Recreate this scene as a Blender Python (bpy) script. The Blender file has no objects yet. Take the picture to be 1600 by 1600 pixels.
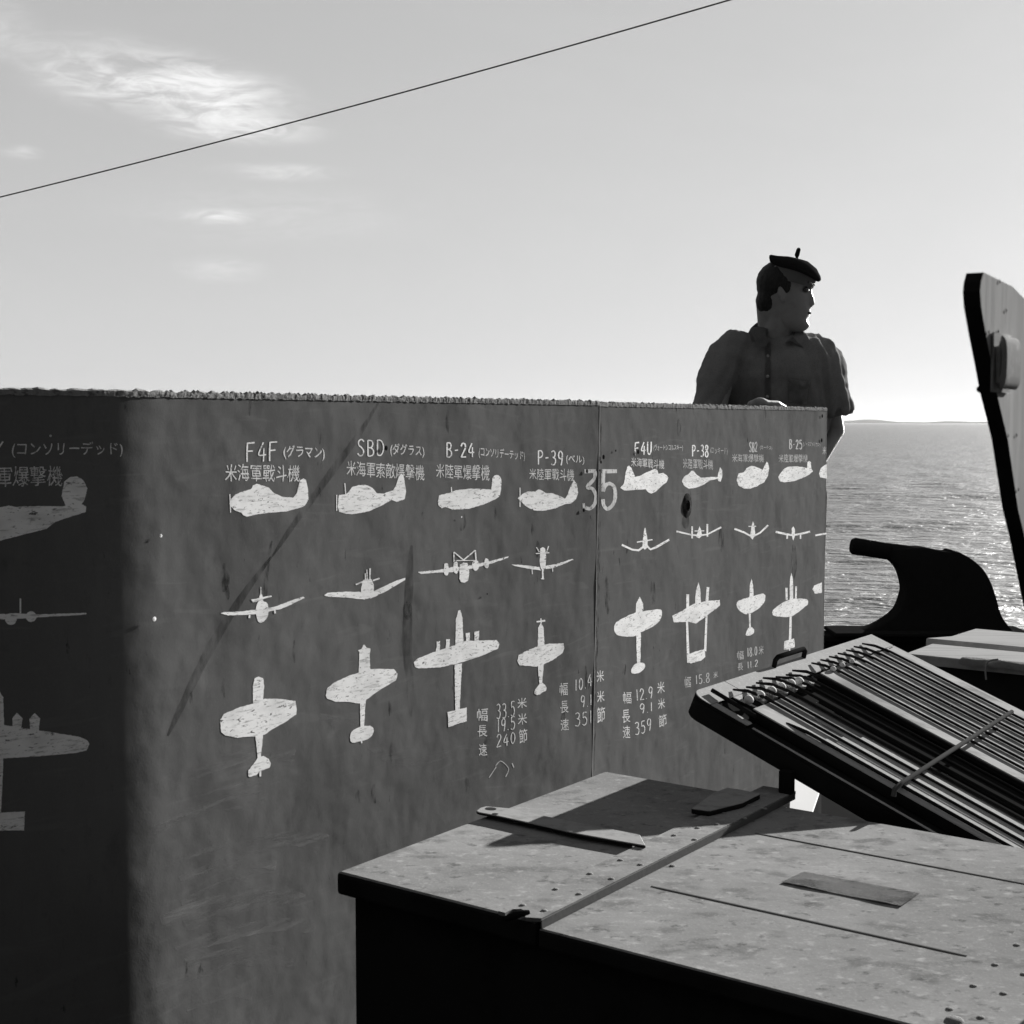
import bpy, bmesh, math, random
from mathutils import Vector, Matrix, noise as mnoise
from mathutils.bvhtree import BVHTree
random.seed(4)
scn = bpy.context.scene
col = scn.collection

# ------------------------------------------------------------------ camera
F = 2190.0
TH = math.atan(140 / F)
EYE = Vector((0, 0, 1.2))
cd = bpy.data.cameras.new('camera')
cam = bpy.data.objects.new('camera', cd); col.objects.link(cam)
cam.location = EYE
cam.rotation_euler = (math.pi / 2 - TH, 0, 0)
cd.sensor_width = 36; cd.lens = F / 1600 * 36
cd.clip_start = 0.05; cd.clip_end = 30000
cd.dof.use_dof = True; cd.dof.focus_distance = 3.9; cd.dof.aperture_fstop = 20
scn.camera = cam

# ------------------------------------------------------------------ light
SUN_AZ, SUN_EL = math.radians(41.2), math.radians(15.2)
SUN_DIR = Vector((math.sin(SUN_AZ) * math.cos(SUN_EL), math.cos(SUN_AZ) * math.cos(SUN_EL), math.sin(SUN_EL)))
SKY_STRENGTH = 0.05
SKY_GAMMA, SKY_GAIN = 0.36, 1.10   # the film's soft shoulder: low contrast between the bright and dark side of the sky
EXPOSURE = 2.6
world = bpy.data.worlds.new('World'); scn.world = world
world.use_nodes = True
nt = world.node_tree; nt.nodes.clear()
def wn(t, **k):
    n = nt.nodes.new(t)
    for a, b in k.items(): setattr(n, a, b)
    return n
wo = wn('ShaderNodeOutputWorld'); bg = wn('ShaderNodeBackground')
sky = wn('ShaderNodeTexSky', sky_type='NISHITA', sun_disc=False, sun_elevation=SUN_EL, sun_rotation=SUN_AZ,
         altitude=0, air_density=1.0, dust_density=0.5, ozone_density=1.0)
bw = wn('ShaderNodeSeparateColor')
# monochrome film: mostly the red and green of the sky
m1 = wn('ShaderNodeMath', operation='MULTIPLY'); m1.inputs[1].default_value = 0.45
m2 = wn('ShaderNodeMath', operation='MULTIPLY_ADD'); m2.inputs[1].default_value = 0.35
m3 = wn('ShaderNodeMath', operation='MULTIPLY_ADD'); m3.inputs[1].default_value = 0.20
L = nt.links.new
L(sky.outputs[0], bw.inputs[0])
L(bw.outputs[0], m1.inputs[0]); L(bw.outputs[1], m2.inputs[0]); L(m1.outputs[0], m2.inputs[2])
L(bw.outputs[2], m3.inputs[0]); L(m2.outputs[0], m3.inputs[2])
# thin cirrus high in the sky, placed by direction
tc = wn('ShaderNodeTexCoord')
sep = wn('ShaderNodeSeparateXYZ'); L(tc.outputs['Generated'], sep.inputs[0])
az = wn('ShaderNodeMath', operation='ARCTAN2'); L(sep.outputs[0], az.inputs[0]); L(sep.outputs[1], az.inputs[1])
el = wn('ShaderNodeMath', operation='ARCSINE'); L(sep.outputs[2], el.inputs[0])
cx = wn('ShaderNodeCombineXYZ'); L(az.outputs[0], cx.inputs[0]); L(el.outputs[0], cx.inputs[1])
def cirrus(sx, sy, lo, hi, seed, rot=0.1):
    mp = wn('ShaderNodeMapping'); mp.inputs['Scale'].default_value = (sx, sy, 1)
    mp.inputs['Rotation'].default_value = (0, 0, rot); mp.inputs['Location'].default_value = (seed, seed * .7, 0)
    L(cx.outputs[0], mp.inputs[0])
    nz = wn('ShaderNodeTexNoise'); nz.inputs['Scale'].default_value = 1.0; nz.inputs['Detail'].default_value = 7
    nz.inputs['Roughness'].default_value = .6; nz.inputs['Distortion'].default_value = 1.2
    L(mp.outputs[0], nz.inputs[0])
    mr = wn('ShaderNodeMapRange'); mr.inputs[1].default_value = lo; mr.inputs[2].default_value = hi
    L(nz.outputs[0], mr.inputs[0])
    return mr.outputs[0]
def blob(px, py, rx, ry, tilt=0.0):
    # a soft ellipse round one direction of the sky (azimuth, elevation)
    a0 = math.atan((px - 800) / F); e0 = math.atan((660 - py) / F)
    mp = wn('ShaderNodeMapping', vector_type='TEXTURE'); mp.inputs['Location'].default_value = (a0, e0, 0)
    mp.inputs['Rotation'].default_value = (0, 0, tilt)
    mp.inputs['Scale'].default_value = (rx / F, ry / F, 1)
    L(cx.outputs[0], mp.inputs[0])
    ln = wn('ShaderNodeVectorMath', operation='LENGTH'); L(mp.outputs[0], ln.inputs[0])
    mr = wn('ShaderNodeMapRange'); mr.interpolation_type = 'SMOOTHSTEP'
    mr.inputs[1].default_value = 0.15; mr.inputs[2].default_value = 1.0; mr.inputs[3].default_value = 1.0; mr.inputs[4].default_value = 0.0
    L(ln.outputs['Value'], mr.inputs[0])
    return mr.outputs[0]
def mul(a, b):
    m = wn('ShaderNodeMath', operation='MULTIPLY')
    for i, v in enumerate((a, b)):
        if isinstance(v, (int, float)): m.inputs[i].default_value = v
        else: L(v, m.inputs[i])
    return m.outputs[0]
def add(a, b):
    m = wn('ShaderNodeMath', operation='ADD', use_clamp=False)
    for i, v in enumerate((a, b)):
        if isinstance(v, (int, float)): m.inputs[i].default_value = v
        else: L(v, m.inputs[i])
    return m.outputs[0]
streak = cirrus(9, 55, .36, .72, 2.0, -0.12)
fine = cirrus(30, 110, .40, .70, 5.0, -0.35)
tex = add(mul(streak, .55), mul(fine, .65))
cl = mul(blob(230, 150, 240, 75, -0.12), .62)
for b, k in ((blob(330, 165, 190, 62, -.1), .8), (blob(380, 217, 170, 30, 0), .95), (blob(150, 155, 150, 50, -.3), .4),
             (blob(345, 349, 70, 16, 0), .7), (blob(350, 428, 90, 26, 0), .35), (blob(440, 280, 130, 18, 0), .5),
             (blob(10, 90, 80, 60, 0), .35), (blob(45, 268, 40, 14, 0), .5), (blob(420, 345, 330, 60, 0), .16)):
    cl = add(cl, mul(b, k))
cl = mul(cl, tex)
veil = mul(cirrus(3.0, 10, .45, .95, 9.0, 0.05), .06)
cl = add(cl, veil)
clc = wn('ShaderNodeClamp'); L(cl, clc.inputs[0])
lift = wn('ShaderNodeMath', operation='MULTIPLY_ADD'); L(clc.outputs[0], lift.inputs[0]); lift.inputs[1].default_value = 0.75; lift.inputs[2].default_value = 1.0
pw = wn('ShaderNodeMath', operation='POWER'); L(m3.outputs[0], pw.inputs[0]); pw.inputs[1].default_value = SKY_GAMMA
fin = mul(mul(pw.outputs[0], lift.outputs[0]), SKY_GAIN)
cmb = wn('ShaderNodeCombineColor')
for i in range(3): L(fin, cmb.inputs[i])
L(cmb.outputs[0], bg.inputs[0]); bg.inputs[1].default_value = SKY_STRENGTH
L(bg.outputs[0], wo.inputs[0])

sd = bpy.data.lights.new('sun', 'SUN'); sd.energy = 5.0; sd.angle = math.radians(0.6); sd.color = (1, .99, .97)
sun = bpy.data.objects.new('sun', sd); col.objects.link(sun)
sun.rotation_euler = SUN_DIR.to_track_quat('Z', 'Y').to_euler(); sun.location = (3, 3, 6)

scn.view_settings.view_transform = 'Standard'; scn.view_settings.look = 'None'
scn.view_settings.exposure = EXPOSURE; scn.view_settings.gamma = 1; scn.view_settings.use_curve_mapping = False
scn.cycles.use_denoising = True
scn.cycles.max_bounces = 6

# ------------------------------------------------------------------ helpers
cT, sT = math.cos(TH), math.sin(TH)
def ray(px, py):
    x = (px - 800) / F; y = -(py - 800) / F
    return Vector((x, cT + y * sT, -sT + y * cT))
def hz(px, py, z):
    d = ray(px, py); return EYE + d * ((z - EYE.z) / d.z)
def hy(px, py, Y):
    d = ray(px, py); return EYE + d * (Y / d.y)
def hp(px, py, P, n):
    d = ray(px, py); return EYE + d * ((P - EYE).dot(n) / d.dot(n))

def obj(name, bm, m=None, parent=None, smooth=None):
    me = bpy.data.meshes.new(name)
    if isinstance(bm, tuple):
        me.from_pydata([tuple(v) for v in bm[0]], [], bm[1]); me.update()
    else:
        bm.normal_update(); bm.to_mesh(me); bm.free()
    if m: me.materials.append(m)
    if smooth is not None:
        me.shade_smooth()
        if smooth < 180: me.set_sharp_from_angle(angle=math.radians(smooth))
    o = bpy.data.objects.new(name, me); col.objects.link(o)
    if parent: o.parent = parent; o.matrix_parent_inverse = parent.matrix_world.inverted()
    return o
def thing(name, label, cat, loc=(0, 0, 0), group=None):
    o = bpy.data.objects.new(name, None); col.objects.link(o); o.location = loc
    o.empty_display_size = .1
    o.matrix_world = Matrix.Translation(Vector(loc))
    o['label'] = label; o['category'] = cat
    if group: o['group'] = group
    return o
def tag(o, label, cat, group=None):
    o['label'] = label; o['category'] = cat
    if group: o['group'] = group
    return o
def struct(o, kind='structure'):
    o['kind'] = kind; return o
def fix(bm):
    bmesh.ops.recalc_face_normals(bm, faces=bm.faces); return bm

def add_box(bm, O, X, Y, Z, lx, ly, lz, bev=0.0, seg=1):
    """box with one corner at O and edges lx*X, ly*Y, lz*Z"""
    t = bmesh.new()
    vs = [t.verts.new(O + X * (lx * i) + Y * (ly * j) + Z * (lz * k)) for k in (0, 1) for j in (0, 1) for i in (0, 1)]
    for f in ((0, 2, 3, 1), (4, 5, 7, 6), (0, 1, 5, 4), (2, 6, 7, 3), (0, 4, 6, 2), (1, 3, 7, 5)):
        t.faces.new([vs[i] for i in f])
    bmesh.ops.recalc_face_normals(t, faces=t.faces)
    if bev > 0:
        bmesh.ops.bevel(t, geom=list(t.edges), offset=bev, segments=seg, affect='EDGES', profile=.5)
    merge(bm, t)
    return bm
def merge(bm, t):
    m = {}
    for v in t.verts: m[v] = bm.verts.new(v.co)
    for f in t.faces:
        try: bm.faces.new([m[v] for v in f.verts])
        except ValueError: pass
    t.free()
def add_prism(bm, pts, dvec, bev=0.0, seg=1):
    """polygon pts (Vectors, planar) extruded by dvec"""
    t = bmesh.new()
    a = [t.verts.new(p) for p in pts]; b = [t.verts.new(p + dvec) for p in pts]
    t.faces.new(a); t.faces.new(b[::-1])
    n = len(pts)
    for i in range(n):
        t.faces.new([a[i], a[(i + 1) % n], b[(i + 1) % n], b[i]])
    bmesh.ops.recalc_face_normals(t, faces=t.faces)
    if bev > 0:
        bmesh.ops.bevel(t, geom=list(t.edges), offset=bev, segments=seg, affect='EDGES', profile=.5)
    merge(bm, t); return bm
def frame_of(d):
    d = d.normalized()
    a = Vector((0, 0, 1)) if abs(d.z) < .9 else Vector((1, 0, 0))
    x = d.cross(a).normalized(); y = x.cross(d).normalized()
    return x, y
def add_tube(bm, pts, rad, n=10, caps=True, flat=1.0, up=None):
    """tube along pts, radius (or list of radii); flat scales the second axis"""
    if not isinstance(rad, (list, tuple)): rad = [rad] * len(pts)
    rings = []
    px = None
    for i, p in enumerate(pts):
        d = (pts[min(i + 1, len(pts) - 1)] - pts[max(i - 1, 0)]).normalized()
        if up is not None:
            x = d.cross(up).normalized(); y = x.cross(d).normalized()
        elif px is None: x, y = frame_of(d)
        else:
            x = (px - d * px.dot(d)).normalized(); y = x.cross(d).normalized()
        px = x
        rings.append([bm.verts.new(p + x * (rad[i] * math.cos(2 * math.pi * k / n)) + y * (rad[i] * flat * math.sin(2 * math.pi * k / n))) for k in range(n)])
    for a, b in zip(rings, rings[1:]):
        for k in range(n): bm.faces.new([a[k], a[(k + 1) % n], b[(k + 1) % n], b[k]])
    if caps:
        bm.faces.new(rings[0][::-1]); bm.faces.new(rings[-1])
    return bm
def add_capsule(bm, a, b, ra, rb, n=14, flat=1.0, up=None):
    d = (b - a)
    L_ = d.length; d = d / L_
    pts, rr = [], []
    for k in range(5):
        t = k / 4 * math.pi / 2
        pts.append(a - d * (ra * math.cos(t))); rr.append(max(ra * math.sin(t), ra * .02))
    for k in range(5):
        t = k / 4 * math.pi / 2
        pts.append(b + d * (rb * math.sin(t))); rr.append(max(rb * math.cos(t), rb * .02))
    return add_tube(bm, pts, rr, n, True, flat, up)
def add_ellipsoid(bm, c, X, Y, Z, nu=16, nv=10):
    """X, Y, Z: half-axes as vectors"""
    rings = []
    for j in range(1, nv):
        ph = math.pi * j / nv
        rings.append([bm.verts.new(c + Z * math.cos(ph) + X * (math.sin(ph) * math.cos(2 * math.pi * i / nu)) + Y * (math.sin(ph) * math.sin(2 * math.pi * i / nu))) for i in range(nu)])
    t = bm.verts.new(c + Z); b = bm.verts.new(c - Z)
    for i in range(nu):
        bm.faces.new([t, rings[0][i], rings[0][(i + 1) % nu]])
        bm.faces.new([b, rings[-1][(i + 1) % nu], rings[-1][i]])
        for j in range(len(rings) - 1):
            bm.faces.new([rings[j][i], rings[j + 1][i], rings[j + 1][(i + 1) % nu], rings[j][(i + 1) % nu]])
    return bm
def smoothpts(pts, n=5, closed=False):
    out = []; N = len(pts)
    rng = range(N if closed else N - 1)
    for i in rng:
        g = lambda k: pts[k % N] if closed else pts[max(0, min(N - 1, k))]
        p0, p1, p2, p3 = g(i - 1), g(i), g(i + 1), g(i + 2)
        for k in range(n):
            t = k / n
            out.append(0.5 * ((2 * p1) + (p2 - p0) * t + (2 * p0 - 5 * p1 + 4 * p2 - p3) * t * t + (3 * p1 - p0 - 3 * p2 + p3) * t ** 3))
    if not closed: out.append(pts[-1])
    return out
def remesh(bm, voxel, sm=2, name='tmp'):
    me = bpy.data.meshes.new(name); bm.to_mesh(me); bm.free()
    o = bpy.data.objects.new(name, me); col.objects.link(o)
    md = o.modifiers.new('r', 'REMESH'); md.mode = 'VOXEL'; md.voxel_size = voxel; md.use_smooth_shade = True
    s = o.modifiers.new('s', 'SMOOTH'); s.iterations = sm; s.factor = .5
    dg = bpy.context.evaluated_depsgraph_get()
    out = bpy.data.meshes.new_from_object(o.evaluated_get(dg))
    bpy.data.objects.remove(o); bpy.data.meshes.remove(me)
    r = bmesh.new(); r.from_mesh(out); bpy.data.meshes.remove(out)
    return r

# ------------------------------------------------------------------ materials (monochrome film: every colour is a grey)
def mat(name, base=.2, rough=.6, metal=0.0, layers=(), bump=None, spec=.0, coords='Object', uvw=None):
    """layers: (kind, scale(x,y,z), lo, hi, grey, opacity[, detail])  noise masks laid over the base grey
       bump: (scale, strength, distance)"""
    m = bpy.data.materials.new(name); m.use_nodes = True
    t = m.node_tree; N = t.nodes; K = t.links.new
    b = N['Principled BSDF']
    b.inputs['Roughness'].default_value = rough; b.inputs['Metallic'].default_value = metal
    b.inputs['Specular IOR Level'].default_value = spec
    b.inputs['Base Color'].default_value = (base, base, base, 1)
    c = N.new('ShaderNodeTexCoord'); src = c.outputs[coords]
    prev = None
    for ly in layers:
        sc, lo, hi, grey, op = ly[1:6]
        mp = N.new('ShaderNodeMapping'); mp.inputs['Scale'].default_value = sc
        if len(ly) > 7: mp.inputs['Rotation'].default_value = (0, 0, ly[7])
        mp.inputs['Location'].default_value = (random.random() * 9, random.random() * 9, random.random() * 9)
        K(src, mp.inputs[0])
        if ly[0] == 'n':
            nz = N.new('ShaderNodeTexNoise'); nz.inputs['Scale'].default_value = 1
            nz.inputs['Detail'].default_value = ly[6] if len(ly) > 6 else 5; nz.inputs['Roughness'].default_value = .62
            val = nz.outputs[0]
        elif ly[0] == 'm':
            nz = N.new('ShaderNodeTexNoise'); nz.inputs['Scale'].default_value = 1; nz.inputs['Distortion'].default_value = 2.5
            nz.inputs['Detail'].default_value = ly[6] if len(ly) > 6 else 4
            val = nz.outputs[0]
        else:
            nz = N.new('ShaderNodeTexVoronoi'); nz.inputs['Scale'].default_value = 1; val = nz.outputs['Distance']
        K(mp.outputs[0], nz.inputs[0])
        mr = N.new('ShaderNodeMapRange'); mr.interpolation_type = 'SMOOTHSTEP'
        mr.inputs[1].default_value = lo; mr.inputs[2].default_value = hi; mr.inputs[4].default_value = op
        K(val, mr.inputs[0])
        mx = N.new('ShaderNodeMix'); mx.data_type = 'RGBA'
        K(mr.outputs[0], mx.inputs[0])
        if prev is None: mx.inputs[6].default_value = (base, base, base, 1)
        else: K(prev, mx.inputs[6])
        mx.inputs[7].default_value = (grey, grey, grey, 1)
        prev = mx.outputs[2]
    if prev is not None: K(prev, b.inputs['Base Color'])
    if bump:
        bs = bump if isinstance(bump[1], (tuple, list)) else (bump,)
        last = None
        for sc, st, di in bs:
            mp = N.new('ShaderNodeMapping'); mp.inputs['Scale'].default_value = sc if isinstance(sc, (tuple, list)) else (sc, sc, sc)
            K(src, mp.inputs[0])
            nz = N.new('ShaderNodeTexNoise'); nz.inputs['Scale'].default_value = 1; nz.inputs['Detail'].default_value = 4
            K(mp.outputs[0], nz.inputs[0])
            bp = N.new('ShaderNodeBump'); bp.inputs['Strength'].default_value = st; bp.inputs['Distance'].default_value = di
            K(nz.outputs[0], bp.inputs['Height'])
            if last is not None: K(last, bp.inputs['Normal'])
            last = bp.outputs[0]
        K(last, b.inputs['Normal'])
    if spec == 0:
        # matt surface: plain diffuse, no sheen at low angles
        d = N.new('ShaderNodeBsdfDiffuse'); d.name = 'matt'; d.inputs['Roughness'].default_value = .4
        d.inputs['Color'].default_value = (base, base, base, 1)
        if prev is not None: K(prev, d.inputs['Color'])
        if bump: K(last, d.inputs['Normal'])
        K(d.outputs[0], N['Material Output'].inputs['Surface']); N.remove(b)
    return m
def cut(m, kind, sc, lo, hi):
    """noise-masked transparency: worn paint and smudges"""
    t = m.node_tree; N = t.nodes; K = t.links.new
    c = N.new('ShaderNodeTexCoord'); mp = N.new('ShaderNodeMapping'); mp.inputs['Scale'].default_value = sc
    K(c.outputs['Object'], mp.inputs[0])
    nz = N.new('ShaderNodeTexNoise'); nz.inputs['Scale'].default_value = 1; nz.inputs['Detail'].default_value = 6; nz.inputs['Roughness'].default_value = .65
    K(mp.outputs[0], nz.inputs[0])
    mr = N.new('ShaderNodeMapRange'); mr.inputs[1].default_value = lo; mr.inputs[2].default_value = hi
    K(nz.outputs[0], mr.inputs[0])
    tp = N.new('ShaderNodeBsdfTransparent'); mx = N.new('ShaderNodeMixShader')
    K(mr.outputs[0], mx.inputs[0]); K(tp.outputs[0], mx.inputs[1]); K(N['matt'].outputs[0], mx.inputs[2])
    K(mx.outputs[0], N['Material Output'].inputs['Surface'])
    return m

M = {}
M['wall'] = mat('grey_shield_paint', .118, .62, layers=(
    ('n', (2.2, 2.2, 1.6), .35, .7, .094, .7, 6),
    ('n', (26, 26, 8), .42, .75, .15, .25, 5),
    ('n', (60, 60, 30), .56, .8, .06, .4, 5),
    ('n', (9, 9, 5), .56, .74, .065, .55, 6),
    ('m', (3.5, 3.5, 22), .56, .72, .15, .4, 5),
    ('n', (38, 38, 16), .68, .76, .02, .8, 4),
    ('n', (330, 330, 200), .45, .8, .14, .35, 2)),
    bump=(((24, 24, 24), .10, .004), (2.2, .25, .05), (420, .25, .0006)))
M['white'] = mat('white_brush_paint', .80, .8, layers=(
    ('n', (12, 12, 22), .42, .68, .62, .7, 4), ('n', (26, 26, 170), .54, .68, .34, .7, 5), ('n', (60, 60, 260), .58, .70, .16, .6, 3)), bump=((200, .2, .0006)))
M['white_thin'] = mat('thin_white_brush_paint', .66, .75, layers=(('n', (120, 120, 120), .45, .70, .26, .7, 4),))
M['number'] = mat('faded_white_number_paint', .52, .75, layers=(('n', (70, 70, 25), .45, .7, .26, .7, 5),))
M['rim'] = mat('ragged_cut_steel_edge', .20, .6, layers=(('n', (70, 70, 110), .50, .62, .06, .75, 6), ('n', (20, 20, 20), .5, .7, .15, .5, 4)), bump=((170, .4, .003)))
M['stain_and_shadow'] = cut(mat('dark_grease_and_shadow', .022, .7), 'n', (26, 26, 9), .38, .95)  # grease marks, and the diagonal shadow painted on the wall
M['streak'] = cut(mat('dark_oil_runs', .02, .6), 'n', (90, 90, 30), .44, .85)
M['scuff'] = cut(mat('pale_rub_marks', .21, .8), 'n', (7, 7, 70), .46, .78)
M['rust'] = mat('rust_dark', .03, .8, layers=(('n', (60, 60, 60), .4, .7, .07, .8),))
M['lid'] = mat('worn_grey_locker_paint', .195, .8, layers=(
    ('n', (2.2, 2.6, 2.2), .45, .62, .13, .7, 7),
    ('n', (4, 4, 4), .38, .66, .155, .8, 6),
    ('n', (11, 16, 14), .52, .66, .10, .8, 8),
    ('n', (42, 60, 42), .54, .72, .29, .6, 6),
    ('n', (34, 50, 34), .58, .68, .07, .75, 6),
    ('n', (240, 240, 240), .5, .8, .33, .35, 3)),
    bump=(((6, 9, 6), .35, .006), (60, .25, .0015), (300, .15, .0006)))
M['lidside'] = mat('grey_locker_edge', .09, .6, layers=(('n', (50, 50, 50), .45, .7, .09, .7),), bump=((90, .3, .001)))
M['body'] = mat('dark_locker_paint_and_side_shade', .02, .65, layers=(('n', (8, 8, 8), .45, .7, .012, .8),), bump=((30, .2, .002)))  # locker body, and painted shade on sides of lids and bars
M['steel'] = mat('dark_iron', .012, .6, layers=(('n', (20, 20, 20), .45, .7, .010, .8),), bump=((60, .3, .002)))
M['iron'] = mat('worn_iron_bar', .22, .5, layers=(('n', (40, 40, 40), .45, .7, .15, .8),), bump=((90, .3, .001)))
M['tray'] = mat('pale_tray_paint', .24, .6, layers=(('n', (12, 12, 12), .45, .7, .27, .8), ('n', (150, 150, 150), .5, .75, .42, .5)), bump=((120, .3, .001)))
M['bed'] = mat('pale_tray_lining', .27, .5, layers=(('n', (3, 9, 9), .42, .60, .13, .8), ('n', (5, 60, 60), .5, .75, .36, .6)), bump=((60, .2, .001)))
M['traydark'] = mat('dark_tray_paint_and_shade', .014, .55, layers=(('n', (12, 12, 12), .45, .7, .010, .8),))  # also painted shade for bed sides and rod-end recesses
M['rod'] = mat('oiled_steel_rod', .016, .6)
M['knob'] = mat('white_porcelain', .5, .4)
M['chrome'] = mat('bright_steel', .06, .5)
M['wood'] = mat('weathered_plank', .27, .65, layers=(
    ('n', (26, 26, 2.5), .42, .7, .17, .8, 6), ('n', (7, 7, 4), .45, .7, .33, .5, 5), ('n', (120, 120, 9), .55, .75, .18, .6, 4)), bump=(((60, 60, 5), .3, .002)))
M['woodshade'] = mat('shaded_plank_edge', .02, .6, layers=(('n', (20, 20, 5), .45, .7, .012, .8),))  # same plank wood, darkened for the edge turned from the sun
M['plank'] = mat('pale_deck_locker_boards', .27, .6, layers=(('n', (3, 30, 10), .42, .7, .2, .8, 5), ('n', (160, 160, 160), .55, .75, .2, .4)), bump=((80, .2, .001)))
M['canvas'] = mat('frayed_canvas', .25, .9, layers=(('n', (60, 60, 60), .45, .7, .2, .7),), bump=((150, .6, .003)))
M['deck'] = mat('deck_paint', .018, .7, layers=(('n', (3, 3, 3), .4, .7, .02, .8),), bump=((20, .2, .004)))
M['hull'] = mat('hull_paint', .010, .6, layers=(('n', (1.2, 1.2, 3), .4, .7, .007, .8),))
M['cable'] = mat('wire_rope', .09, .6)
M['canopy'] = mat('white_locker_paint', .5, .5, layers=(('n', (20, 20, 20), .55, .75, .65, .5),))
M['skin'] = mat('skin', .17, .5, layers=(('n', (40, 40, 40), .45, .7, .13, .6),), bump=((220, .15, .001)), spec=.12)
M['pocket'] = mat('lightened_shirt_cloth', .22, .9, layers=(('n', (60, 60, 60), .4, .7, .15, .7),))  # shirt cloth lightened so the pocket and flap read as lit
M['eye'] = mat('eye', .06, .3, spec=.4)
M['shirt'] = mat('dark_work_shirt', .16, .9, layers=(('n', (9, 9, 9), .4, .7, .11, .7), ('n', (300, 300, 300), .45, .7, .075, .5)), bump=((400, .3, .0008)))
M['trouser'] = mat('dark_trousers', .02, .9)
M['hair'] = mat('dark_hair', .014, .55, spec=.1, layers=(('n', (300, 300, 40), .45, .7, .03, .7),), bump=((260, .8, .003)))
M['cap'] = mat('dark_wool_cap', .016, .95, layers=(('n', (120, 120, 120), .45, .7, .02, .6),), spec=0, bump=((500, .4, .001)))
M['capband'] = mat('grey_cap_band', .09, .9)
M['button'] = mat('dull_button', .2, .5, spec=.4)
M['leather'] = mat('dark_leather', .03, .5)
M['land'] = mat('distant_shore', .36, 1.0, layers=(('n', (.004, .004, .03), .4, .7, .3, .7),), spec=0)

cut(M['white_thin'], 'n', (150, 150, 150), .30, .42)
cut(M['number'], 'n', (110, 110, 110), .30, .46)
cut(M['white'], 'n', (70, 70, 190), .33, .40)
# ------------------------------------------------------------------ sea, shore, ship
WATER = -3.9
def make_sea():
    vs, fs = [], []
    rr = []; r = 6.0
    while r < 11000: rr.append(r); r *= 1.033 if r < 400 else 1.10
    NA = 720
    for r in rr:
        for k in range(NA):
            # dense in front of the camera, wider behind
            t = k / NA * 2 - 1
            a = (math.copysign(abs(t) ** 1.75, t)) * math.pi + .25
            x, y = r * math.sin(a), r * math.cos(a)
            z = 0
            if r < 900:
                fade = 1 / (1 + (r / 300) ** 2)
                w = 0
                for (wx, wy, A, ph) in WAVES:
                    w += A * math.sin(wx * x + wy * y + ph)
                q = mnoise.noise(Vector((x * .05, y * .05, 1)))
                z = w * (.65 + .6 * q) * fade
                z += .10 * fade * mnoise.noise(Vector((x * .35, y * .8, 3)))
            vs.append((x, y, WATER + z))
    n = len(rr)
    for i in range(n - 1):
        for k in range(NA):
            a = i * NA + k; b = i * NA + (k + 1) % NA
            fs.append((a, b, b + NA, a + NA))
    fs.append(tuple(range(NA))[::-1])
    return vs, fs
WAVES = []
wr = random.Random(7)
for lam, A in ((14, .13), (9, .09), (7.2, .07), (5.5, .055), (4.3, .04), (3.3, .03), (2.5, .02)):
    a = math.radians(wr.uniform(-22, 22)) + .12
    k = 2 * math.pi / lam
    WAVES.append((k * math.sin(a), k * math.cos(a), A, wr.uniform(0, 6)))
def water_mat():
    m = bpy.data.materials.new('harbour_water'); m.use_nodes = True
    t = m.node_tree; N = t.nodes; K = t.links.new; b = N['Principled BSDF']
    b.inputs['Base Color'].default_value = (.02, .02, .02, 1); b.inputs['Roughness'].default_value = .42
    b.inputs['IOR'].default_value = 1.33
    g = N.new('ShaderNodeNewGeometry'); last = None
    for sc, st, di in (((.5, 1.1, 1), .9, .6), ((2.2, 4.5, 2), .9, .18), ((8, 14, 6), .5, .03)):
        mp = N.new('ShaderNodeMapping'); mp.inputs['Scale'].default_value = sc; mp.inputs['Rotation'].default_value = (0, 0, .15)
        K(g.outputs['Position'], mp.inputs[0])
        nz = N.new('ShaderNodeTexNoise'); nz.inputs['Scale'].default_value = 1; nz.inputs['Detail'].default_value = 4
        K(mp.outputs[0], nz.inputs[0])
        bp = N.new('ShaderNodeBump'); bp.inputs['Strength'].default_value = st; bp.inputs['Distance'].default_value = di
        K(nz.outputs[0], bp.inputs['Height'])
        if last is not None: K(last, bp.inputs['Normal'])
        last = bp.outputs[0]
    K(last, b.inputs['Normal'])
    return m
M['water'] = water_mat()
sea = struct(obj('sea', make_sea(), M['water'], smooth=180))
# far low shore, a thin uneven band with depth
def shore():
    bm = bmesh.new()
    R = 9000
    prev = None
    r = random.Random(3)
    for i in range(0, 420):
        a = math.radians(-60 + i * .36)
        h = 6 + 22 * max(0, mnoise.noise(Vector((a * 9, 0, 2)))) + 9 * abs(mnoise.noise(Vector((a * 60, 0, 5)))) + 5 * r.random()
        # two wooded rises that show between the man and the plank
        deg = math.degrees(a)
        for c, w, hh in ((14.2, .9, 20), (20.3, 1.1, 22), (17.3, .5, 8)):
            h += hh * math.exp(-((deg - c) / w) ** 2)
        p = [Vector((math.sin(a) * q, math.cos(a) * q, 0)) for q in (R, R + 400, R + 1200)]
        ring = [bm.verts.new(p[0] + Vector((0, 0, WATER - 1))), bm.verts.new(p[0] + Vector((0, 0, WATER + h * .7))),
                bm.verts.new(p[1] + Vector((0, 0, WATER + h))), bm.verts.new(p[2] + Vector((0, 0, WATER - 1)))]
        if prev:
            for k in range(3): bm.faces.new([prev[k], ring[k], ring[k + 1], prev[k + 1]])
        prev = ring
    return bm
struct(obj('far_shore', shore(), M['land'], smooth=40))

U = Vector((.588, .809, 0)).normalized()      # along the lockers, away from the camera
V = Vector((U.y, -U.x, 0))                    # across, to the right and nearer
Z = Vector((0, 0, 1))
X = Vector((1, 0, 0)); Y = Vector((0, 1, 0))
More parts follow.
